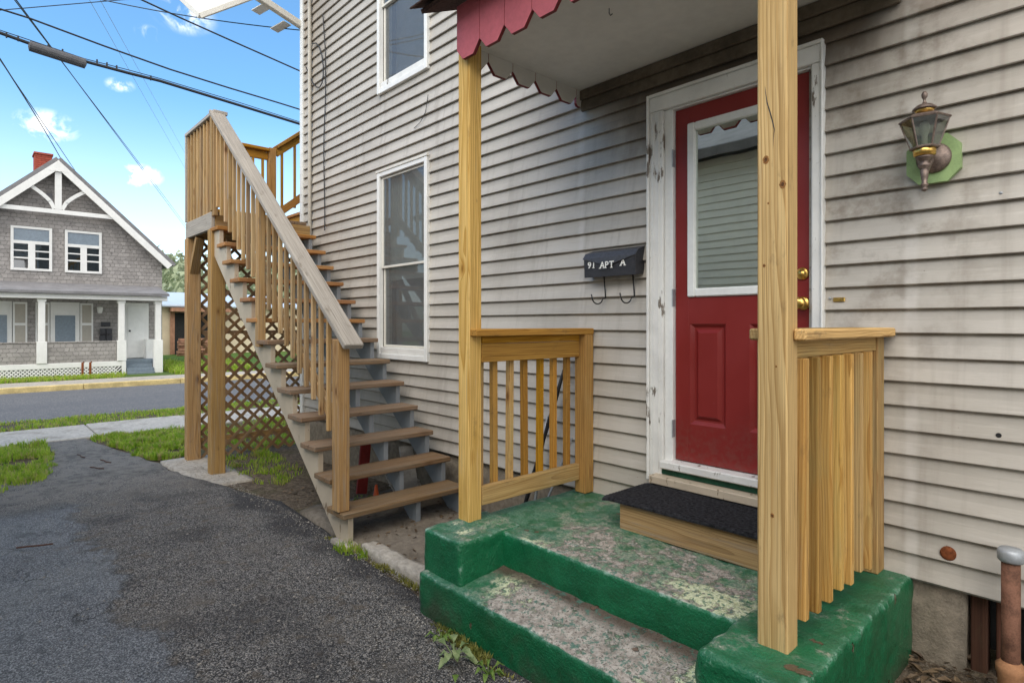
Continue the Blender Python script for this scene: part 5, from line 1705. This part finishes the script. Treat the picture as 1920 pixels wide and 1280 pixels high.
# wooded hill far behind
hl = []
for i in range(24):
    row = []
    for j in range(50):
        x = -110 - i * 9.0
        y = -140 + j * 9.0
        h = 20 * math.exp(-((x + 230) / 70) ** 2) * (0.75 + 0.35 * noise.noise((x * 0.01, y * 0.012, 0)))
        row.append((x, y, -0.6 + h * min(1, i / 4)))
    hl.append(row)
sheet('hill', hl, 'woods')
wd = MB()
lr_ = random.Random(3)
for k in range(620):
    x = lr_.uniform(-250, -118)
    y = lr_.uniform(-60, 190)
    h0 = 20 * math.exp(-((x + 230) / 70) ** 2) * (0.75 + 0.35 * noise.noise((x * 0.01, y * 0.012, 0))) - 0.6
    R = lr_.uniform(2.2, 3.8)
    H = R * lr_.uniform(1.1, 1.6)
    for q in range(46):
        a, e = lr_.uniform(0, 2 * pi), lr_.uniform(-0.9, 1.5)
        rr_ = lr_.uniform(0.55, 1.0)
        c = Vector((x + R * rr_ * cos(e) * cos(a), y + R * rr_ * cos(e) * sin(a), h0 + H + 1.2 + H * rr_ * sin(e)))
        s_ = lr_.uniform(0.5, 1.0)
        v1 = Vector((lr_.gauss(0, 1), lr_.gauss(0, 1), lr_.gauss(0, 1))).normalized() * s_
        v2 = v1.orthogonal().normalized() * s_
        wd.raw([c - v1 - v2 * .6, c + v1 - v2 * .5, c + v2 + v1 * .2], [[0, 1, 2]])
wd.build('distant_woods', 'woods', None, False, 'spring woods on the hill behind the houses, leaf colour paled for mist', 'woods', kind='stuff')

# ------------------------------------------------------------------ overhead lines
def cable(name, p0, p1, sag, r, mat, label, n=28, wob=0.0):
    p0, p1 = Vector(p0), Vector(p1)
    pts = []
    for i in range(n + 1):
        t = i / n
        q = p0.lerp(p1, t)
        q.z -= sag * 4 * t * (1 - t)
        if wob:
            q.z += wob * noise.noise((t * 13, r * 900, 0.3))
        pts.append(q)
    return MB().tube(pts, r, 6).build(name, mat, None, True, label, 'cable', 'overhead lines')
tk = thing('cable_bundle', (-13.0, 0, 6.2), 'thick bundled telephone cable with a grey splice case above the street', 'cable', 'overhead lines')
bp_ = [(-13, -12, 7.2), (-13, -6, 6.62), (-13, -2.581, 6.33), (-13, -2.238, 6.281), (-13, -1.438, 6.204), (-13, -0.771, 6.185), (-13, -0.245, 6.182), (-13, 1.2, 6.08), (-13, 2.487, 5.985), (-13, 8, 5.85), (-13, 22, 6.6)]
MB().tube(bp_, 0.028, 8).build('cable_run', 'cable', tk, smooth=True)
MB().tube([(p[0], p[1], p[2] + 0.045 + 0.012 * (i % 2)) for i, p in enumerate(bp_)], 0.008, 5).build('support_wire', 'cable', tk)
MB().lathe([(0.02, -0.02), (0.085, 0.0), (0.085, 0.78), (0.02, 0.80)], (-13, -2.20, 6.235), 14, (0, 0.995, -0.098)).build('splice_case', 'splice', tk)
for yv in (-2.5, -2.35, -1.95, -1.75, -1.25, -1.1, -0.95, -0.4):
    zv = 6.28 - (yv + 2.24) * 0.06
    MB().bx(-13.02, -12.98, yv - 0.012, yv + 0.012, zv - 0.02, zv + 0.07, 0.004).build('cable_hanger', 'cable', tk)
cable('overhead_cable', (-13, -14, 7.6), (-13, 16, 5.55), 0.15, 0.016, 'cable', 'second black line running over the splice case above the street', wob=0.10)
cable('overhead_cable', (-13, -12, 9.6), (-13, 14, 5.7), 0.25, 0.016, 'cable', 'upper black line meeting the house corner from the top of the sky', wob=0.03)
def along(px0, py0, d0, px1, py1, d1, ext=0.0):
    th_ = radians(42.7)
    res = []
    for (px, py, q) in ((px0, py0, d0), (px1, py1, d1)):
        a, b_ = (px - 960) / 1110 * q, -(py - 607) / 1110 * q
        res.append(Vector((-cos(th_) * q + a * sin(th_), -3 + sin(th_) * q + a * cos(th_), 1.5 + b_)))
    e = res[1] - res[0]
    return res[0] - e * 0.25, res[1] + e * ext
for (w_, lab, sg, r) in (((30, 0, 11, 356, 438, 70), 'left strand of the paired wires descending across the sky', 0.0, 0.011),
                         ((22, 0, 11.3, 358, 436, 69), 'right strand of the paired wires descending across the sky', -0.1, 0.010),
                         ((0, 118, 12, 125, 318, 26), 'lower wire crossing the peak of the far gable', -0.12, 0.014),
                         ((-8, 104, 12, 180, 380, 30), 'upper wire dropping past the far gable to the street', -0.05, 0.010)):
    p0, p1 = along(*w_)
    cable('service_wire', p0, p1, sg, r, 'cable', lab)
for (w_, lab) in (((170, 0, 16, 380, 372, 70), 'faint distant wire high in the sky left of the stair'),
                  ((190, 0, 16, 380, 345, 70), 'faintest distant wire nearest the stair landing')):
    p0, p1 = along(*w_)
    cable('distant_wire', p0, p1, 0.1, 0.006, 'cable_grey', lab)
p0, p1 = along(42, 16, 12, 300, -6, 14)
cable('service_wire', p0, p1, 0.0, 0.010, 'cable', 'short wire slanting up at the top left of the sky')
cable('service_wire', (-13.0, -3.9, 7.4), (-7.0, -0.02, 5.05), 0.22, 0.006, 'cable', 'thin service wire sagging to the house corner')

# ------------------------------------------------------------------ neighbour's house across the drive (seen in the panes)
nh = thing('neighbour_house', (-6, -9.0, 0), 'pale green-grey sided house across the drive, mirrored in the door glass', 'house')
NY = -5.3
MB().prism([(-11.5, NY, -0.2), (2.5, NY, -0.2), (2.5, NY, 4.0), (-11.5, NY, 4.0)], (0, -8.0, 0)).build('wall', 'neigh', nh)
sb = MB()
z = 0.3
while z < 3.95:
    sb.raw([(-11.5, NY + 0.004, z + 0.112), (2.5, NY + 0.004, z + 0.112), (2.5, NY + 0.024, z), (-11.5, NY + 0.024, z), (2.5, NY + 0.002, z - 0.002), (-11.5, NY + 0.002, z - 0.002)],
           [[0, 1, 2, 3], [3, 2, 4, 5]])
    z += 0.112
sb.build('lap_siding', 'neigh', nh, kind='stuff')
nr_ = MB()
nr_.plank((-4.5, NY + 0.4, 4.0), (-4.5, NY - 4.0, 6.2), 15.0, 0.14, (0, 0, 1), 0.01)
nr_.plank((-4.5, NY - 8.4, 4.0), (-4.5, NY - 4.0, 6.2), 15.0, 0.14, (0, 0, 1), 0.01)
nr_.build('roof', 'roof_far', nh)
MB().prism([(-11.48, NY - 0.02, 4.0), (-11.48, NY - 4.0, 6.0), (-11.48, NY - 7.98, 4.0)], (13.9, 0, 0)).build('gable', 'neigh', nh)
wn_ = MB().bx(-3.4, -2.5, NY + 0.01, NY + 0.06, 1.4, 3.0, 0.01).build('window', 'white', nh)
MB().bx(-3.3, -2.6, NY + 0.061, NY + 0.07, 1.5, 2.9, 0).build('glass_pane', 'far_pane', wn_)

# ------------------------------------------------------------------ grass, weeds, litter, stones
def inside(p, poly):
    c = False
    n = len(poly)
    for i in range(n):
        x1_, y1_ = poly[i]
        x2_, y2_ = poly[(i + 1) % n]
        if (y1_ > p[1]) != (y2_ > p[1]) and p[0] < (x2_ - x1_) * (p[1] - y1_) / (y2_ - y1_) + x1_:
            c = not c
    return c


def grass(name, poly, n, h, label, zf=None, w=0.006, seed=1, mat='grass', patch=0.0):
    r_ = random.Random(seed)
    mb = MB()
    xs_ = [p[0] for p in poly]
    ys_ = [p[1] for p in poly]
    vs, fs = [], []
    made = 0
    tries = 0
    while made < n and tries < n * 6:
        tries += 1
        x, y = r_.uniform(min(xs_), max(xs_)), r_.uniform(min(ys_), max(ys_))
        jx, jy = x + 0.12 * noise.noise((x * 4, y * 4, 1)), y + 0.12 * noise.noise((x * 4, y * 4, 9))
        if not inside((jx, jy), poly):
            continue
        den = noise.noise((x * 2.2, y * 2.2, seed)) + 0.5 * noise.noise((x * 7, y * 7, seed))
        if den < patch * r_.uniform(0.2, 1.5) - 0.45:
            continue
        made += 1
        z = (zf(x) if zf else gz(x)) - 0.012
        a = r_.uniform(0, 2 * pi)
        hh = h * r_.uniform(0.45, 1.15) * (0.8 + 0.6 * max(-0.6, den))
        lean = r_.uniform(0.1, 0.8) * hh
        dx, dy = cos(a), sin(a)
        b_ = r_.uniform(0, 2 * pi)
        wx, wy = -sin(b_) * w, cos(b_) * w
        k = len(vs)
        vs += [(x - wx, y - wy, z), (x + wx, y + wy, z),
               (x + dx * lean * .35 - wx * .7, y + dy * lean * .35 - wy * .7, z + hh * .6),
               (x + dx * lean * .35 + wx * .7, y + dy * lean * .35 + wy * .7, z + hh * .6),
               (x + dx * lean, y + dy * lean, z + hh)]
        fs += [[k, k + 1, k + 3, k + 2], [k + 2, k + 3, k + 4]]
    mb.raw(vs, fs)
    return mb.build(name, mat, None, False, label, 'grass', kind='stuff')


grass('lawn_grass', [(-7.55, -2.42), (-8.0, -2.30), (-10.3, -2.20), (-10.32, -4.2), (-7.7, -3.4), (-7.25, -2.75)], 11000, 0.09,
      'bright green lawn at the left edge of the drive', seed=1, w=0.0055, patch=0.5)
grass('lawn_grass', [(-10.25, -1.72), (-8.9, -1.52), (-8.0, -1.42), (-7.75, -1.25), (-7.95, -0.95), (-8.6, -0.95), (-9.5, -0.55), (-10.3, -0.75)], 9000, 0.085,
      'bright green grass patch between the pavement and the landing posts', seed=2, w=0.0055, patch=0.6)
grass('lawn_grass', [(-10.3, -0.7), (-9.3, -0.6), (-8.5, -0.8), (-7.7, -0.7), (-7.7, 3.0), (-10.3, 5.5)], 12000, 0.10,
      'patchy grass behind the lattice at the end of the house', seed=3, w=0.006, patch=0.5)
grass('verge_grass', [(-12.93, -9.0), (-12.93, 9.0), (-11.77, 9.0), (-11.77, -9.0)], 16000, 0.075, 'narrow grass verge between pavement and street',
      zf=lambda x: -0.14, seed=4, w=0.008)
grass('lawn_grass', [(-7.4, -0.85), (-6.3, -0.95), (-5.7, -0.75), (-6.2, -0.3), (-7.5, -0.2)], 1100, 0.075, 'sparse grass growing under the stair landing',
      seed=5, w=0.005, patch=0.6, zf=lambda x: gz(x) - 0.02)
grass('far_grass', [(-22.9, -6.0), (-22.9, 0.85), (-21.75, 0.6), (-21.75, -6.0)], 6000, 0.16, 'grass strip before the porch lattice across the street',
      zf=lambda x: -0.17, seed=6, w=0.012)
grass('far_grass', [(-27.0, 2.4), (-21.8, 2.1), (-21.8, 4.6), (-27.0, 5.5)], 9000, 0.28, 'bright grass beside the porch of the far house',
      zf=lambda x: -0.17, seed=7, w=0.018)
grass('edge_weeds', [(-3.95, -1.16), (-3.3, -1.13), (-2.62, -1.12), (-2.62, -1.06), (-3.3, -1.06), (-3.9, -1.07)], 600, 0.035, 'thin moss and weeds along the apron edge',
      seed=8, w=0.004, mat='moss', patch=0.3)
grass('edge_weeds', [(-2.55, -1.33), (-1.2, -1.32), (-1.2, -1.262), (-2.55, -1.262)], 1500, 0.045, 'moss and small weeds along the foot of the green step',
      seed=9, w=0.0045, mat='moss', patch=0.45)
grass('grass_tuft', [(-3.72, -1.20), (-3.45, -1.19), (-3.42, -1.08), (-3.66, -1.07)], 200, 0.08, 'small grass tuft at the foot of the stair stringer', seed=10, w=0.004)


def weed(x, y, n, size, label, seed, mat='weed', z=0.0):
    r_ = random.Random(seed)
    t = thing('weed', (x, y, z), label, 'weed', 'weeds by the porch')
    stem = MB()
    for i in range(n):
        a = 2 * pi * i / n + r_.uniform(-.4, .4)
        L = size * r_.uniform(0.4, 1.0)
        up_ = r_.uniform(0.25, 0.9)
        d = Vector((cos(a), sin(a), 0))
        s = Vector((-sin(a), cos(a), 0))
        b0 = Vector((x, y, z))
        b1 = b0 + d * L * 0.35 + Vector((0, 0, L * up_ * 0.5))
        stem.tube([b0, b0.lerp(b1, 0.6) + Vector((0, 0, .003)), b1], 0.0022, 5)
        b2 = b1 + d * L * 0.6 + Vector((0, 0, L * (up_ - 0.55) * 0.35))
        W_ = L * 0.14
        m = b1.lerp(b2, 0.42) + Vector((0, 0, 0.01))
        q = b1.lerp(b2, 0.75)
        lf_ = MB().raw([b1, m + s * W_ + Vector((0, 0, .006)), m, m - s * W_ + Vector((0, 0, .006)), q + s * W_ * .6, q - Vector((0, 0, .003)), q - s * W_ * .6, b2 - Vector((0, 0, .008))],
                       [[0, 2, 1], [0, 3, 2], [1, 2, 5, 4], [2, 3, 6, 5], [4, 5, 7], [5, 6, 7]])
        lf_.build('leaf', mat, t, smooth=True)
    stem.build('stem', mat, t)


weed(-2.30, -1.335, 11, 0.09, 'leafy weed at the left end of the green step', 1)
weed(-2.13, -1.39, 15, 0.15, 'largest pale leafed weed sprawling by the green step', 2, 'weed_pale')
weed(-1.93, -1.36, 12, 0.09, 'small weed beside the largest pale weed', 3)
weed(-1.90, -1.56, 6, 0.12, 'weed standing out on the asphalt at the lower edge of the picture', 4, 'weed')
weed(-2.47, -2.15, 6, 0.055, 'tiny weed alone in the asphalt of the drive', 5)
weed(-4.40, -0.62, 8, 0.16, 'green weed growing behind the lowest stair treads', 6, z=0.035)
weed(-0.62, -0.42, 6, 0.075, 'small weed in the dead leaves by the foundation', 7, z=0.03)
weed(-0.60, -0.26, 5, 0.065, 'tiny weed at the foot of the foundation by the green plinth', 8, z=0.04)

# mound of soil and dead leaves right of the steps
rows = []
for i in range(26):
    row = []
    for j in range(18):
        x, y = lerp(-0.75, 2.5, i / 25), lerp(-1.0, 0.3, j / 17)
        z = 0.055 + 0.03 * (y + 0.5) + 0.025 * noise.noise((x * 4, y * 4, 0)) - max(0, -0.8 - y) * 0.4
        row.append((x, y, z))
    rows.append(row)
sheet('soil_bed', rows, 'soil')
lm = MB()
r_ = random.Random(11)
for k in range(900):
    x, y = r_.uniform(-0.72, 0.6), r_.uniform(-0.75, 0.1)
    z = 0.065 + 0.03 * (y + 0.5) + 0.025 * noise.noise((x * 4, y * 4, 0)) + r_.uniform(0, 0.018)
    s = r_.uniform(0.012, 0.042)
    a = r_.uniform(0, 2 * pi)
    t1 = Vector((cos(a), sin(a), r_.uniform(-.4, .4))).normalized()
    t2 = Vector((-sin(a), cos(a), r_.uniform(-.4, .4))).normalized()
    c = Vector((x, y, z))
    curl = Vector((0, 0, s * r_.uniform(0.1, 0.5)))
    lm.raw([c - t1 * s, c - t1 * s * .2 + t2 * s * .42 + curl, c - t1 * s * .1, c - t1 * s * .2 - t2 * s * .42 + curl, c + t1 * s + curl * .5],
           [[0, 2, 1], [0, 3, 2], [1, 2, 4], [2, 3, 4]])
lm.build('leaf_litter', 'litter', None, False, 'brown dead leaves heaped by the foundation right of the steps', 'leaves', kind='stuff')
lm2 = MB()
for k in range(260):
    x, y = r_.uniform(-5.6, -3.0), r_.uniform(-1.0, -0.05)
    z = (gz(x) if x < -4.6 else 0.036) + r_.uniform(0, 0.01) - (0.025 if x < -4.6 else 0)
    s = r_.uniform(0.01, 0.03)
    a = r_.uniform(0, 2 * pi)
    t1, t2 = Vector((cos(a), sin(a), 0.2)), Vector((-sin(a), cos(a), 0.1))
    c = Vector((x, y, z))
    lm2.raw([c - t1 * s, c + t2 * s * .4 + Vector((0, 0, s * .3)), c + t1 * s, c - t2 * s * .4], [[0, 1, 2, 3]])
lm2.build('leaf_litter', 'litter', None, False, 'scattered dead leaves in the shade under the stair', 'leaves', kind='stuff')

pb = MB()
for k in range(5200):
    x = r_.uniform(-7.5, -0.9)
    y = -1.25 - abs(r_.gauss(0, 0.8))
    if r_.random() < 0.35:
        y = -1.08 - abs(r_.gauss(0, 0.07)) if x < -2.7 else -1.30 - abs(r_.gauss(0, 0.06))
    if y < -3.3 or (x > -2.65 and y > -1.28):
        continue
    s = r_.uniform(0.002, 0.0065) * (1.6 if r_.random() < 0.08 else 1)
    z = gz(x) + 0.012 * noise.noise((x * 0.9, y * 0.9, 2.0)) + s * 0.3
    if y < -2.45 and x > -6.6:
        z -= 0.012
    c = Vector((x, y, z))
    o = [Vector((r_.uniform(.7, 1.2), 0, 0)), Vector((0, r_.uniform(.7, 1.2), 0)), Vector((-r_.uniform(.7, 1.2), 0, 0)), Vector((0, -r_.uniform(.7, 1.2), 0)), Vector((0, 0, r_.uniform(.5, .9)))]
    pb.raw([c + q * s for q in o], [[0, 1, 4], [1, 2, 4], [2, 3, 4], [3, 0, 4]])
pb.build('loose_gravel', 'pebble', None, False, 'loose grit scattered over the drive', 'gravel', kind='stuff')
tw = [((-7.9, -2.0), 0.5), ((-8.3, -1.85), 0.3), ((-5.2, -2.75), 1.2), ((-8.9, -2.0), 0.2)]
for i, ((x, y), a) in enumerate(tw):
    p = [Vector((x + t * 0.05 * cos(a) * (1 + .3 * (i % 2)), y + t * 0.05 * sin(a) + 0.01 * sin(t * 1.7), gz(x) + 0.014)) for t in range(5)]
    small('twig', MB().tube(p, 0.006, 5), 'dark_wood',
          ['dark twig lying on the drive near the pavement', 'short dark twig on the drive by the grass patch', 'dark twig on the washed strip of the drive', 'dark twig furthest up the drive near the lawn'][i], 'twig', 'twigs on the drive')
